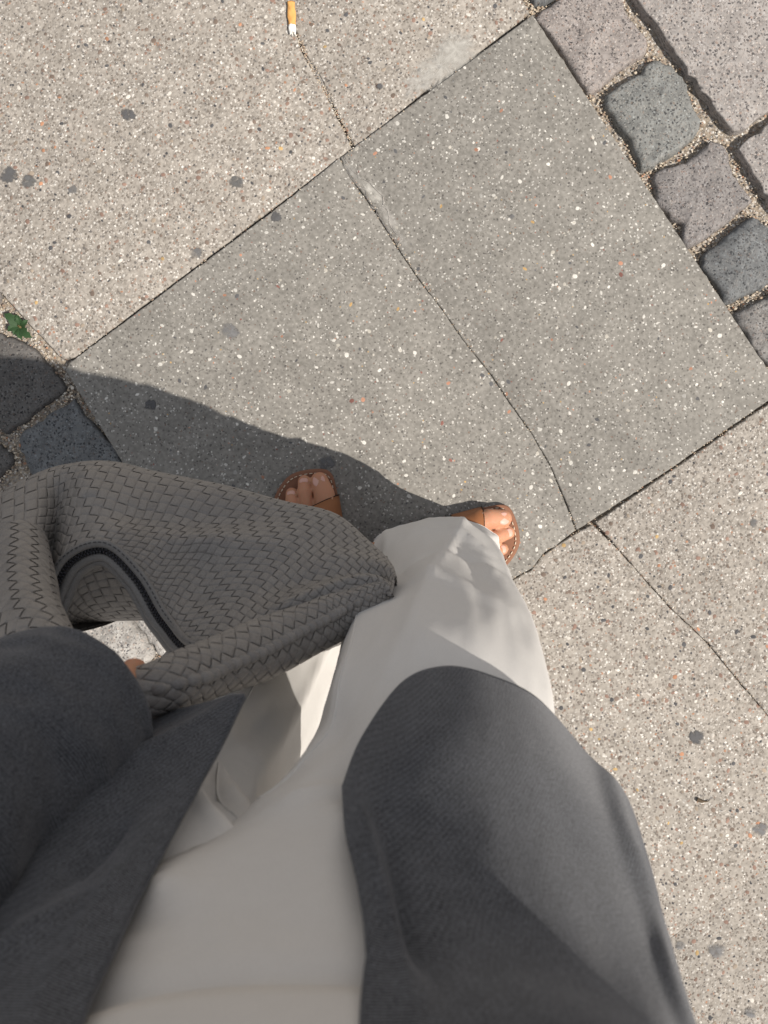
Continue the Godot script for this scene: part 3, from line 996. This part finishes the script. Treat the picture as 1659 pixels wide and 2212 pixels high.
func shell(rows: Array, thick: float, flip := false) -> ArrayMesh:
	# a sheet with thickness: the face, its back and turned edges
	var nr := rows.size()
	var nc: int = rows[0].size()
	var inner := []
	for j in nr:
		var row := []
		for i in nc:
			var du: Vector3 = rows[j][mini(i + 1, nc - 1)] - rows[j][maxi(i - 1, 0)]
			var dv: Vector3 = rows[mini(j + 1, nr - 1)][i] - rows[maxi(j - 1, 0)][i]
			var n := du.cross(dv).normalized() * (thick if flip else -thick)
			row.append(rows[j][i] + n)
		inner.append(row)
	# wrap each row: face, then back in reverse
	var all := []
	for j in nr: all.append(rows[j] + back(inner[j]))
	all.push_front(inner[0] + back(inner[0]))
	all.push_back(inner[nr - 1] + back(inner[nr - 1]))
	return skin(all, true, Vector2.ONE, flip)

func jacket(p: Node3D) -> void:
	var V := func(x: float, y: float, z: float) -> Vector3: return Vector3(x, y, z)
	var c := [
		[at(738, 1700, .82), at(782, 1590, .785), at(870, 1472, .75), at(960, 1440, .738), at(1060, 1455, .732), at(1165, 1505, .725), at(1265, 1620, .73), at(1370, 1750, .75)],
		[at(745, 1800, .868), at(800, 1700, .84), at(890, 1600, .82), at(990, 1575, .81), at(1100, 1600, .805), at(1210, 1660, .80), at(1310, 1755, .80), at(1402, 1870, .81)],
		[at(770, 1905, .907), at(840, 1850, .89), at(930, 1810, .88), at(1050, 1800, .875), at(1170, 1835, .87), at(1280, 1890, .862), at(1375, 1955, .855), at(1443, 2010, .845)],
		[at(792, 2020, .94), at(880, 2040, .94), at(1000, 2040, .94), at(1120, 2050, .935), at(1240, 2080, .93), at(1350, 2120, .92), at(1430, 2150, .91), at(1492, 2185, .90)],
		[at(775, 2230, .985), V.call(.018, .995, .150), V.call(.05, 1.0, .152), V.call(.073, 1.0, .158), V.call(.092, 1.0, .17), V.call(.105, 1.0, .185), V.call(.112, 1.0, .205), V.call(.116, 1.0, .23)],
		[V.call(-.005, 1.14, .165), V.call(.03, 1.15, .16), V.call(.06, 1.15, .16), V.call(.09, 1.15, .17), V.call(.11, 1.15, .185), V.call(.125, 1.15, .205), V.call(.133, 1.15, .23), V.call(.138, 1.15, .26)],
		[V.call(.03, 1.385, .26), V.call(.05, 1.39, .25), V.call(.075, 1.385, .245), V.call(.10, 1.38, .25), V.call(.12, 1.375, .26), V.call(.135, 1.37, .275), V.call(.145, 1.365, .29), V.call(.15, 1.36, .31)],
	]
	var wide := [.97, .915, .89, .845, .84, .95, .98]
	var tall := [.79, .83, .87, .915, 1.0, 1.15, 1.375]
	var left := [
		[V.call(-.235, .715, .22), V.call(-.19, .71, .152), at(330, 1545, .72), at(440, 1514, .73), at(527, 1498, .742)],
		[V.call(-.235, .78, .23), V.call(-.20, .78, .168), at(180, 1670, .78), at(330, 1650, .79), at(440, 1672, .80)],
		[V.call(-.215, .86, .24), V.call(-.19, .86, .187), at(60, 1880, .86), at(200, 1850, .87), at(345, 1852, .87)],
		[V.call(-.195, .93, .235), V.call(-.175, .93, .192), V.call(-.148, .93, .168), at(100, 2050, .93), at(255, 2022, .93)],
		[V.call(-.17, 1.0, .23), V.call(-.158, 1.0, .192), V.call(-.137, 1.0, .172), V.call(-.115, 1.0, .162), V.call(-.092, .99, .160)],
		[V.call(-.19, 1.15, .26), V.call(-.17, 1.15, .21), V.call(-.14, 1.15, .18), V.call(-.1, 1.15, .17), V.call(-.06, 1.14, .168)],
		[V.call(-.205, 1.36, .31), V.call(-.19, 1.37, .275), V.call(-.16, 1.38, .25), V.call(-.125, 1.385, .25), V.call(-.09, 1.385, .262)],
	]
	for r in 7:
		var w: float = wide[r]
		var y: float = tall[r]
		for q in [[.155, .25], [.128, .305], [.05, .35], [-.035, .362], [-.13, .355], [-.205, .31]]:
			var z: float = q[1]
			if r == 6: z = .31 + (z - .31) * .75
			elif r > 0: z += .014
			(c[r] as Array).append(V.call(-.035 + (q[0] + .035) * w, y, z))
		c[r] += left[r]
	var rows := surface(c, 90, 150)
	for j in rows.size():
		for i in rows[j].size():
			var q: Vector3 = rows[j][i]
			var d := noise.get_noise_3d(q.x * 600, q.y * 200, q.z * 600) * .002
			var at_ := Vector2(i / 149.0 * 18.0, j / 89.0 * 6.0)
			for f in [[.55, .4, .8, 4.2, .007, .16], [.95, 1.0, 1.2, 4.4, -.004, .2], [17.6, .1, 15.6, 2.2, .010, .22], [17.2, 1.4, 16.6, 2.4, -.010, .2], [16.6, .3, 14.6, 1.6, -.006, .25], [17.3, 2.4, 15.5, 3.4, .008, .22], [16.2, 2.6, 14.9, 3.2, -.008, .22], [17.8, 1.0, 17.2, 3.8, .005, .15]]:
				var a := Vector2(f[0], f[1])
				var b := Vector2(f[2], f[3])
				var s := Geometry2D.get_closest_point_to_segment(at_, a, b)
				var t: float = clampf((s - a).length() / (b - a).length(), 0, 1)
				d += f[4] * exp(-(at_ - s).length() / f[5]) * sin(PI * clampf(t, .08, .92))
			rows[j][i] = q + Vector3(q.x + .035, 0, q.z - .28).normalized() * d
	var jk := put("jacket", shell(rows, .0035, true), M.jacket, p)
	# sleeves
	var sl := tube_rows([V.call(-.165, 1.365, .315), V.call(-.195, 1.32, .312), V.call(-.235, 1.2, .30), V.call(-.268, 1.04, .258), V.call(-.235, .92, .18), V.call(-.202, .82, .136), V.call(-.174, .752, .110)], [.05, .068, .066, .061, .058, .054, .048], 72, 90, 1.0, Vector3(0, 0, 1))
	wrinkle(sl, .017, 3.0)
	var last: Array = sl[-1]
	var mid := Vector3.ZERO
	for q in last: mid += q
	mid /= last.size()
	for s in [[.97, -.002], [.90, .002], [.88, .02], [.86, .05]]:
		var row := []
		for q in last: row.append(mid + (q - mid) * s[0] + V.call(-.03, .075, .035).normalized() * s[1])
		sl.append(row)
	put("sleeve", skin(sl, true), M.jacket, jk)
	var sr := tube_rows([V.call(.10, 1.365, .315), V.call(.13, 1.32, .318), V.call(.15, 1.27, .375), V.call(.163, 1.215, .44), V.call(.152, 1.225, .33), V.call(.122, 1.242, .19)], [.05, .064, .060, .056, .053, .046], 48, 70, 1.0, Vector3(1, 0, 0))
	wrinkle(sr, .005, 8.0)
	put("sleeve", skin(sr, true), M.jacket, jk)

func wrinkle(rows: Array, size: float, seed_: float) -> void:
	for j in rows.size():
		var mid := Vector3.ZERO
		for q in rows[j]: mid += q
		mid /= rows[j].size()
		for i in rows[j].size():
			var q: Vector3 = rows[j][i]
			var d := (.35 - absf(noise.get_noise_3d(q.x * 380 + seed_ * 100, q.y * 760, q.z * 380))) * size
			rows[j][i] = q + (q - mid).normalized() * d
# ---------------------------------------------------------------- the woven bag
var bag_at := Vector3(-.17, .27, .04)

func make_bag_materials() -> void:
	tex_begin(512)
	fill_from(noise_image(512, .06, 51, 4), Color(.74, .74, .74), Color(1, 1, 1), 90, 160)
	var g := [[1, .86, .86, .86], [1, .94, .94, .94], [1, .8, .8, .8]]
	for i in 9000:
		var a := rng.randf_range(2.0, 5.0)
		stamp(rng.randf() * 512, rng.randf() * 512, a, a * rng.randf_range(.3, .8), rng.randf_range(-.5, .5), pick(g), rng.randi_range(110, 170), 1.3)
	var pair := tex_finish(1.6)
	for k in [["leather", .315, .298, .282, .42], ["leather_pale", .335, .317, .30, .45], ["leather_dusk", .295, .28, .268, .4], ["binding", .27, .26, .25, .4]]:
		var m := textured(pair, k[4], .55)
		m.albedo_color = lin(k[1], k[2], k[3])
		m.uv1_triplanar = true
		m.uv1_world_triplanar = true
		m.uv1_scale = Vector3.ONE * 16.0
		M[k[0]] = m
	M.lining = mat(lin(.085, .08, .076), .8)
	M.zip_tape = mat(lin(.075, .074, .074), .8)
	M.zip = mat(lin(.075, .075, .085), .35)
	M.zip.metallic = .9

class Sheet:
	# a dense grid of points and normals that can be read anywhere
	var p: Array
	var n: Array
	var h: int
	var w: int
	var wrap: bool
	func _init(rows: Array, closed: bool) -> void:
		p = rows
		wrap = closed
		h = rows.size()
		w = rows[0].size()
		n = []
		for j in h:
			var r := []
			for i in w:
				var i0 := (i - 1 + w) % w if closed else maxi(i - 1, 0)
				var i1 := (i + 1) % w if closed else mini(i + 1, w - 1)
				var du: Vector3 = rows[j][i1] - rows[j][i0]
				var dv: Vector3 = rows[mini(j + 1, h - 1)][i] - rows[maxi(j - 1, 0)][i]
				r.append(du.cross(dv).normalized())
			n.append(r)
	func read(src: Array, a: float, b: float) -> Vector3:
		# a along the columns 0..1, b along the rows 0..1
		var y := clampf(b, 0, 1) * (h - 1)
		var j := mini(int(y), h - 2)
		y -= j
		if wrap:
			var x := fposmod(a, 1.0) * w
			var i := int(x) % w
			var k := (i + 1) % w
			x -= floorf(x)
			return src[j][i].lerp(src[j][k], x).lerp(src[j + 1][i].lerp(src[j + 1][k], x), y)
		var x := clampf(a, 0, 1) * (w - 1)
		var i := mini(int(x), w - 2)
		x -= i
		return src[j][i].lerp(src[j][i + 1], x).lerp(src[j + 1][i].lerp(src[j + 1][i + 1], x), y)

func over_under(x: float) -> float:
	return clampf(cos(PI * x) * 2.1, -1.0, 1.0)

func strip(sheet: Sheet, where: Callable, along: bool, k: int, u0: float, u1: float, amp: float, flip: bool, ok: Callable, called: String, parent: Node3D, m: Material) -> void:
	# one leather strip woven over and under; where(u, v) gives the place on the sheet
	var st := SurfaceTool.new()
	st.begin(Mesh.PRIMITIVE_TRIANGLES)
	var rows := []
	var steps := int((u1 - u0) * 6.0)
	var sgn := -1.0 if flip else 1.0
	var used := false
	for i in steps + 1:
		var u := u0 + (u1 - u0) * i / steps
		var centre := k + .5
		if not ok.call(u if along else centre, centre if along else u):
			if rows.size() > 2:
				skin(rows, false, Vector2.ONE, false, st)
				st.generate_normals()
				put(called, st.commit(), m, parent)
				st = SurfaceTool.new()
				st.begin(Mesh.PRIMITIVE_TRIANGLES)
			rows = []
			continue
		var lift := over_under(u - .5 - k) * (1.0 if along else -1.0) * amp
		var row := []
		for c in [-.492, -.44, -.2, .2, .44, .492]:
			var a: float = u if along else centre + c
			var b: float = centre + c if along else u
			var q: Vector2 = where.call(a, b)
			var edge := .0 if absf(c) < .3 else (-.08 if absf(c) < .45 else -.32)
			row.append(sheet.read(sheet.p, q.x, q.y) + sheet.read(sheet.n, q.x, q.y) * sgn * (lift + edge * amp + amp))
		rows.append(row)
	if rows.size() > 2:
		skin(rows, false, Vector2.ONE, false, st)
		used = true
	if used:
		st.generate_normals()
		put(called, st.commit(), m, parent)

func bag_part(called: String, mesh: Mesh, m: Material, parent: Node3D) -> MeshInstance3D:
	var o := put(called, mesh, m, parent)
	if parent.position != -bag_at: o.position = -bag_at
	return o

func leather() -> Material:
	return M[["leather", "leather", "leather_pale", "leather_dusk"][rng.randi() % 4]]

func build_bag() -> void:
	var bag := base("woven_bag", bag_at)
	tag(bag, "large taupe bag of woven leather with dark zip, hanging in front of the trousers", "bag")
	# control columns from the far end to the corner at the knee: edge at the zip, two between, the brow seen from above
	var cols := [
		[at(-165, 1222, .520), at(-170, 1200, .512), at(-173, 1180, .500), at(-175, 1160, .485)],
		[at(35, 1345, 0.585), at(42, 1235, 0.550), at(52, 1125, 0.480), at(62, 1034, 0.385)],
		[at(84, 1318, 0.520), at(100, 1190, 0.470), at(122, 1092, 0.430), at(150, 1006, 0.370)],
		[at(140, 1208, 0.520), at(165, 1135, 0.490), at(198, 1062, 0.450), at(232, 1001, 0.385)],
		[at(228, 1174, 0.530), at(262, 1128, 0.505), at(295, 1070, 0.457), at(330, 1022, 0.395)],
		[at(306, 1240, 0.530), at(350, 1190, 0.505), at(410, 1115, 0.465), at(480, 1053, 0.400)],
		[at(365, 1335, 0.545), at(420, 1240, 0.513), at(510, 1150, 0.470), at(600, 1085, 0.405)],
		[at(440, 1395, 0.580), at(520, 1290, 0.535), at(620, 1190, 0.485), at(712, 1112, 0.415)],
		[at(600, 1335, .570), at(660, 1270, .545), at(725, 1210, .500), at(786, 1166, .455)],
		[at(750, 1280, .575), at(785, 1250, .560), at(815, 1232, .538), at(838, 1214, .510)],
		[at(846, 1288, .590), at(850, 1275, .582), at(852, 1262, .568), at(853, 1248, .552)],
	]
	var low := [.42, .24, .22, .21, .21, .21, .21, .215, .23, .28, .35]
	var rows := [[], [], [], [], [], []]
	for i in cols.size():
		for k in 4: rows[k].append(cols[i][k])
		var b: Vector3 = cols[i][3]
		rows[4].append(b + Vector3(0, (-.075 if i < 9 else -.04) if i > 0 else -.03, .012))
		rows[5].append(Vector3(b.x * .96 - .004, low[i], .045 if i > 0 else .03))
	var fr := surface_t(rows, 90, 240, [0, .333, .667, 1, 1.45, 2.0])
	# creases in the slack leather: [column, row, column, row, depth, width]
	for j in 90:
		for i in 240:
			var q := Vector2(i / 23.9, j / 89.0 * 2.0 * 4.0)
			var d := 0.0
			for f in [[6.6, 3.8, 3.4, 1.2, -.010, .55], [7.4, 3.2, 4.4, 1.5, .006, .45], [9.9, 2.6, 7.2, 1.4, -.007, .38], [9.9, 1.6, 7.6, .5, .006, .35], [9.8, 3.4, 7.4, 2.6, .005, .35], [1.6, 3.6, 2.2, .6, -.010, .40], [2.6, 3.6, 3.0, 2.2, .006, .4], [5.6, 2.2, 6.6, .6, -.006, .5]]:
				var a := Vector2(f[0], f[1])
				var b := Vector2(f[2], f[3])
				var s := Geometry2D.get_closest_point_to_segment(q, a, b)
				var t := clampf((s - a).length() / (b - a).length(), 0, 1)
				var w: float = (q - s).length() / f[5]
				d += f[4] * exp(-w * w) * smoothstep(0, .25, t) * (1.0 - smoothstep(.75, 1.0, t) * .8)
			fr[j][i] += Vector3(0, d, -d * .5)
	var front := Sheet.new(fr, false)
	var panel := bag_part("front_panel", skin(sunk(front, .0006), false), M.lining, bag)
	var cu := [0.0, 8.0, 12.5, 17.0, 21.5, 28.0, 34.0, 40.0, 45.5, 51.0, 56.0]
	var vm := [17.0, 18.0, 17.0, 12.0, 11.0, 15.0, 19.5, 24.0, 18.0, 12.0, 7.0]
	var to_c := func(u: float) -> float:
		for i in 10:
			if u <= cu[i + 1] or i == 9: return i + (u - cu[i]) / (cu[i + 1] - cu[i])
		return 10.0
	var vmax := func(c: float) -> float:
		var i := clampi(int(c), 0, 9)
		return lerpf(vm[i], vm[i + 1], smoothstep(0, 1, c - i))
	var place := func(u: float, v: float) -> Vector2:
		var c: float = to_c.call(clampf(u, 0, 56))
		var m: float = vmax.call(c)
		var t := 1.0 - v / m if v >= 0 else 1.0 - v / 11.0
		return Vector2(c / 10.0, t / 2.0)
	var within := func(u: float, v: float) -> bool:
		return v <= vmax.call(to_c.call(u)) + .2
	for j in range(-11, 24): strip(front, place, true, j, 0.0, 56.0, .0009, false, within, "leather_strip", panel, leather())
	for i in 56: strip(front, place, false, i, -11.0, 24.5, .0009, false, within, "leather_strip", panel, leather())
	# the back of the bag, under the zip
	var br := [[], [], [], [], []]
	for i in cols.size():
		var z: Vector3 = cols[i][0]
		var drop := z + Vector3(0, -.011, .0125)
		if i > 6: drop = z + Vector3(0, -.02, .004)
		br[0].append(drop)
		var deep := .106 if i < 7 else lerpf(.10, .066, (i - 7) / 3.0)
		if i == 0: deep = z.z + .022
		br[1].append(Vector3(z.x, lerpf(z.y, .37 if i > 0 else .48, .42), lerpf(drop.z, deep, .62)))
		br[2].append(Vector3(z.x + .002, (.37 if i < 9 else .43) if i > 0 else .47, deep))
		br[3].append(Vector3(z.x * .98, (.28 if i < 9 else .38) if i > 0 else .44, deep - .012))
		br[4].append(rows[5][i] + Vector3(0, 0, .001))
	var rear := Sheet.new(surface(br, 70, 160), false)
	var back_panel := bag_part("back_panel", skin(sunk(rear, -.0006), false, Vector2.ONE, true), M.lining, bag)
	var place_b := func(u: float, v: float) -> Vector2: return Vector2(u / 40.0, v / 26.0)
	var all_b := func(_u: float, _v: float) -> bool: return true
	for j in 26: strip(rear, place_b, true, j, 0.0, 40.0, .0009, true, all_b, "leather_strip", back_panel, leather())
	for i in 40: strip(rear, place_b, false, i, 0.0, 26.0, .0009, true, all_b, "leather_strip", back_panel, leather())
	# the handle: one long roll of the same weave from the far end, through the hand, to the corner at the knee
	var path := [at(38, 1180, .50), at(44, 1262, .57), at(62, 1345, .645), at(112, 1432, .71), Vector3(-.184, .730, .121), at(320, 1492, .73), at(440, 1450, .685), at(570, 1400, .625), at(700, 1344, .585), at(790, 1300, .580), at(842, 1272, .578)]
	var radii := [.023, .025, .0225, .018, .0135, .0140, .0172, .0202, .0172, .0108, .0055]
	var hr := tube_rows(path, radii, 48, 220)
	var roll := Sheet.new(hr, true)
	var handle := bag_part("handle", skin(sunk(roll, -.0004), true), M.lining, bag)
	var total := 0.0
	for i in 219: total += ((hr[i][0] + hr[i][24]) as Vector3).distance_to(hr[i + 1][0] + hr[i + 1][24]) * .5
	var n := 10
	var cells := total / .0125
	var place_h := func(u: float, v: float) -> Vector2: return Vector2((u - v) * .5 / n, (u + v) * .5 / cells)
	var in_h := func(u: float, v: float) -> bool: return u + v >= 0.0 and (u + v) * .5 <= cells
	for j in n:
		strip(roll, place_h, true, j, -j - 1.0, cells * 2.0 - j, .0009, true, in_h, "leather_strip", handle, leather())
		strip(roll, place_h, false, j, -j - 1.0, cells * 2.0 - j, .0009, true, in_h, "leather_strip", handle, leather())
	# whipped seam along the ridge of the handle
	var ridge := spline(path, 220)
	var petal := SphereMesh.new()
	petal.radius = 1.0
	petal.height = 2.0
	petal.radial_segments = 14
	petal.rings = 8
	var walked := 0.0
	for i in range(100, 219):
		var t: Vector3 = (ridge[i + 1] - ridge[i - 1]).normalized()
		walked += (ridge[i] as Vector3).distance_to(ridge[i - 1])
		if walked < .0074: continue
		walked = 0.0
		var q := float(i) / 219.0
		var up := (Vector3(0, 1, 0) - t * t.y).normalized()
		var side := t.cross(up)
		var ang := lerpf(.15, -.25, q)
		var out := up * cos(ang) + side * sin(ang)
		var r := ((hr[i][0] + hr[i][24]) * .5 as Vector3).distance_to(hr[i][0])
		var k: float = clampf(r / .016, .55, 1.0)
		var o := put("whipped_stitch", petal, leather(), handle)
		var lean := (t * .9 + out * .42).normalized()
		var face := lean.cross(out.cross(lean).normalized()).normalized()
		var wide := out.cross(lean).normalized()
		o.transform = Transform3D(Basis(wide * .0042 * k, face * -.0028 * k, lean * .0058 * k), (ridge[i] as Vector3) + out * (r + .0018))
	zip(front, bag)

func sunk(s: Sheet, d: float) -> Array:
	var out := []
	for j in s.h:
		var r := []
		for i in s.w: r.append(s.p[j][i] - s.n[j][i] * d)
		out.append(r)
	return out

func surface_t(ctrl: Array, rows_n: int, cols_n: int, knots: Array) -> Array:
	# like surface(), with the rows of the coarse grid at given places
	var mid := []
	for r in ctrl: mid.append(spline(r, cols_n))
	var out := []
	var last: float = knots[-1]
	for j in rows_n:
		var t := last * j / (rows_n - 1)
		var k := 0
		while k < knots.size() - 2 and t > knots[k + 1]: k += 1
		var f: float = (t - knots[k]) / (knots[k + 1] - knots[k])
		var row := []
		for i in cols_n:
			var a: Vector3 = mid[maxi(k - 1, 0)][i]
			var b: Vector3 = mid[k][i]
			var c: Vector3 = mid[k + 1][i]
			var d: Vector3 = mid[mini(k + 2, mid.size() - 1)][i]
			row.append(b.cubic_interpolate(c, a, d, f))
		out.append(row)
	return out

func zip(front: Sheet, bag: Node3D) -> void:
	var line := []
	for i in 90: line.append(front.read(front.p, lerpf(.155, .715, i / 89.0), .0))
	var rails := [[], [], [], [], []]
	for i in 90:
		var t: Vector3 = line[mini(i + 1, 89)] - line[maxi(i - 1, 0)]
		var n := Vector3(-t.z, 0, t.x).normalized()      # towards the inside of the opening
		var drop := Vector3(0, -1, 0)
		rails[0].append(line[i] + Vector3(0, .0035, 0))
		rails[1].append(line[i] + n * .0058 + Vector3(0, .0012, 0))
		rails[2].append(line[i] + n * .0112 + drop * .0005)
		rails[3].append(line[i] + n * .0155 + drop * .006)
		rails[4].append(line[i] + n * .0055)
	bag_part("zip_binding", tube(rails[0], [.0036], 10, 120, .7), M.binding, bag)
	var z := bag_part("zip_tape", tube(rails[1], [.0030], 10, 120, .3), M.zip_tape, bag)
	bag_part("zip_binding", tube(rails[2], [.0038], 10, 120, .75), M.binding, bag)
	bag_part("zip_binding", tube(rails[3], [.0042], 10, 120, 1.3), M.binding, bag)
	var teeth := spline(rails[1], 400)
	var st := SurfaceTool.new()
	st.begin(Mesh.PRIMITIVE_TRIANGLES)
	var box := BoxMesh.new()
	box.size = Vector3(.0028, .0016, .0012)
	var walked := 0.0
	var k := 0
	for i in range(1, 399):
		walked += (teeth[i] as Vector3).distance_to(teeth[i - 1])
		if walked < .00135: continue
		walked = 0.0
		k += 1
		var t: Vector3 = (teeth[i + 1] - teeth[i - 1]).normalized()
		var s := Vector3(-t.z, 0, t.x).normalized()
		var side := .0013 if k % 2 else -.0013
		st.append_from(box, 0, Transform3D(Basis(s, s.cross(t) * -1.0, t), (teeth[i] as Vector3) + s * side + Vector3(0, .0018, 0)))
	st.generate_normals()
	put("zip_teeth", st.commit(), M.zip, z).set_meta("kind", "stuff")
	# stitches along the binding
	var sts := SurfaceTool.new()
	sts.begin(Mesh.PRIMITIVE_TRIANGLES)
	var sb := BoxMesh.new()
	sb.size = Vector3(.0008, .0008, .0026)
	var seam := spline(rails[0], 500)
	walked = 0.0
	for i in range(1, 499):
		walked += (seam[i] as Vector3).distance_to(seam[i - 1])
		if walked < .0042: continue
		walked = 0.0
		var t: Vector3 = (seam[i + 1] - seam[i - 1]).normalized()
		var s := Vector3(-t.z, 0, t.x).normalized()
		sts.append_from(sb, 0, Transform3D(Basis(s, s.cross(t) * -1.0, t), (seam[i] as Vector3) - s * .001 + Vector3(0, .0027, 0)))
	put("stitching", sts.commit(), M.zip_tape, z).set_meta("kind", "stuff")
# ---------------------------------------------------------------- small things on the ground
func build_small_things() -> void:
	var V := func(x: float, y: float, z: float) -> Vector3: return Vector3(x, y, z)
	# trodden cigarette end
	var butt := base("cigarette_butt", plan(Vector2(631, 44), .0))
	tag(butt, "trodden cigarette butt with orange filter paper and torn white end, on the cracked flagstone", "cigarette")
	var bits := [["filter_paper", -.0240, .0085, M.orange], ["white_paper", .0080, .0205, M.paper]]
	for b in bits:
		var rows := []
		for i in 16:
			var t := i / 15.0
			var z: float = lerpf(b[1], b[2], t)
			var row := []
			for j in 28:
				var a := TAU * j / 28
				var rx := .0056 - .0006 * sin(z * 260.0)
				var ry := .0031 + .0004 * sin(z * 400.0 + cos(a) * 2.0)
				if b[0] == "white_paper": rx *= 1.0 - .25 * t * t
				var zz := z
				if i == 15 and b[0] == "white_paper": zz += .0035 * sin(a * 3.0 + 1.0)
				row.append(V.call(cos(a) * rx * (1.0 if b[0] == "filter_paper" else .97) + .05 * z, .0034 + sin(a) * ry + .0002 * sin(a * 5.0 + z * 500.0), zz))
			rows.append(row)
		var caps := []
		for k in [0, 15]:
			var mid := Vector3.ZERO
			for q in rows[k]: mid += q
			mid /= 28
			var r := []
			for q in rows[k]: r.append(mid + (q - mid) * .05 + Vector3(0, 0, .0015 if k == 0 else -.003))
			caps.append(r)
		rows.push_front(caps[0])
		rows.push_back(caps[1])
		put(b[0], skin(rows, true), b[3], butt)
	# weed in the joint
	var weed := base("weed", plan(Vector2(40, 704), -.006))
	tag(weed, "small green weed with flat lobed leaves growing in the sett joint beside the flagstone", "plant")
	for l in [[-2.45, .030, .013, .010], [.72, .028, .012, .008], [1.35, .022, .010, .006], [2.7, .020, .010, .008], [-.55, .018, .009, .012], [-1.7, .018, .008, .013], [2.1, .017, .008, .005]]:
		var rows := []
		for i in 15:
			var t := i / 14.0
			var row := []
			var lobe := 1.0 + .22 * sin(t * 19.0)
			var w: float = l[2] * sin(PI * pow(t, .8)) * lobe + .0006
			for c in [-1.0, -.6, -.25, 0.0, .25, .6, 1.0]:
				var y: float = l[3] * sin(t * 2.2) + absf(c) * .0018 * sin(PI * t) - (.0006 if c == 0.0 else .0)
				row.append(Vector3(t * l[1] * .9, y * .7, c * w * .5 + .002 * sin(t * 3.0)).rotated(Vector3.UP, -l[0]))
			rows.append(row)
		put("leaf", skin(rows), M.leaf, weed)
	put("stem", tube([V.call(0, -.012, 0), V.call(.001, .0, .001), V.call(0, .006, 0)], [.0022, .0018, .0015], 8, 8), M.stem, weed)
	# a dry seed stalk
	var twig := base("twig", plan(Vector2(1517, 1729), .0))
	tag(twig, "short dry brown twig lying on the pale flagstone beside the right trouser leg", "twig")
	put("stalk", tube([V.call(-.008, .0015, -.002), V.call(-.002, .0022, .0005), V.call(.004, .0016, .001), V.call(.009, .0024, .0)], [.0030, .0024, .0010, .0007], 10, 24), M.twig, twig)
func _ready() -> void:
	var cam := Camera3D.new()
	cam.name = "camera"
	cam.position = Vector3(0, 1.25, 0)
	cam.rotation_degrees = Vector3(-90, 0, 0)
	cam.fov = 60.0
	cam.near = 0.02
	cam.far = 1500.0
	var lens := CameraAttributesPhysical.new()
	lens.frustum_focal_length = 12.0 / tan(deg_to_rad(30.0))
	lens.frustum_focus_distance = 1.02
	lens.frustum_near = .02
	lens.frustum_far = 1500.0
	lens.exposure_aperture = 8.5
	cam.attributes = lens
	add_child(cam)
	var sky_m := ProceduralSkyMaterial.new()
	sky_m.sky_top_color = Color(.72, .735, .765)
	sky_m.sky_horizon_color = Color(.42, .41, .40)
	sky_m.sky_curve = .35
	sky_m.ground_bottom_color = Color(.42, .39, .35)
	sky_m.ground_horizon_color = Color(.62, .62, .62)
	var sky := Sky.new()
	sky.sky_material = sky_m
	var env := Environment.new()
	env.background_mode = Environment.BG_SKY
	env.sky = sky
	env.tonemap_mode = Environment.TONE_MAPPER_LINEAR
	env.tonemap_exposure = 1.06
	env.sdfgi_enabled = true
	env.ssao_enabled = true
	env.ssil_enabled = true
	var we := WorldEnvironment.new()
	we.environment = env
	add_child(we)
	var sun := DirectionalLight3D.new()
	sun.name = "sun"
	sun.light_energy = 1.6
	sun.light_color = Color(1.0, .965, .92)
	sun.light_angular_distance = .53
	sun.shadow_enabled = true
	add_child(sun)
	var el := deg_to_rad(52.0)
	sun.look_at_from_position(Vector3(0, 3, 0), Vector3(0, 3, 0) + Vector3(-.857 * cos(el), -sin(el), -.515 * cos(el)))
	rng.seed = 77
	noise.seed = 5
	noise.frequency = .01
	make_ground_materials()
	build_pavement()
	make_person_materials()
	build_person()
	build_phone()
	make_bag_materials()
	build_bag()
	M.orange = mat(lin(.70, .37, .12), .7)
	M.paper = mat(lin(.82, .80, .76), .8)
	M.leaf = mat(lin(.03, .066, .026), .6)
	M.leaf.backlight_enabled = true
	M.leaf.backlight = Color(.12, .2, .05)
	M.stem = mat(lin(.16, .13, .06), .7)
	M.twig = mat(lin(.10, .075, .05), .8)
	build_small_things()
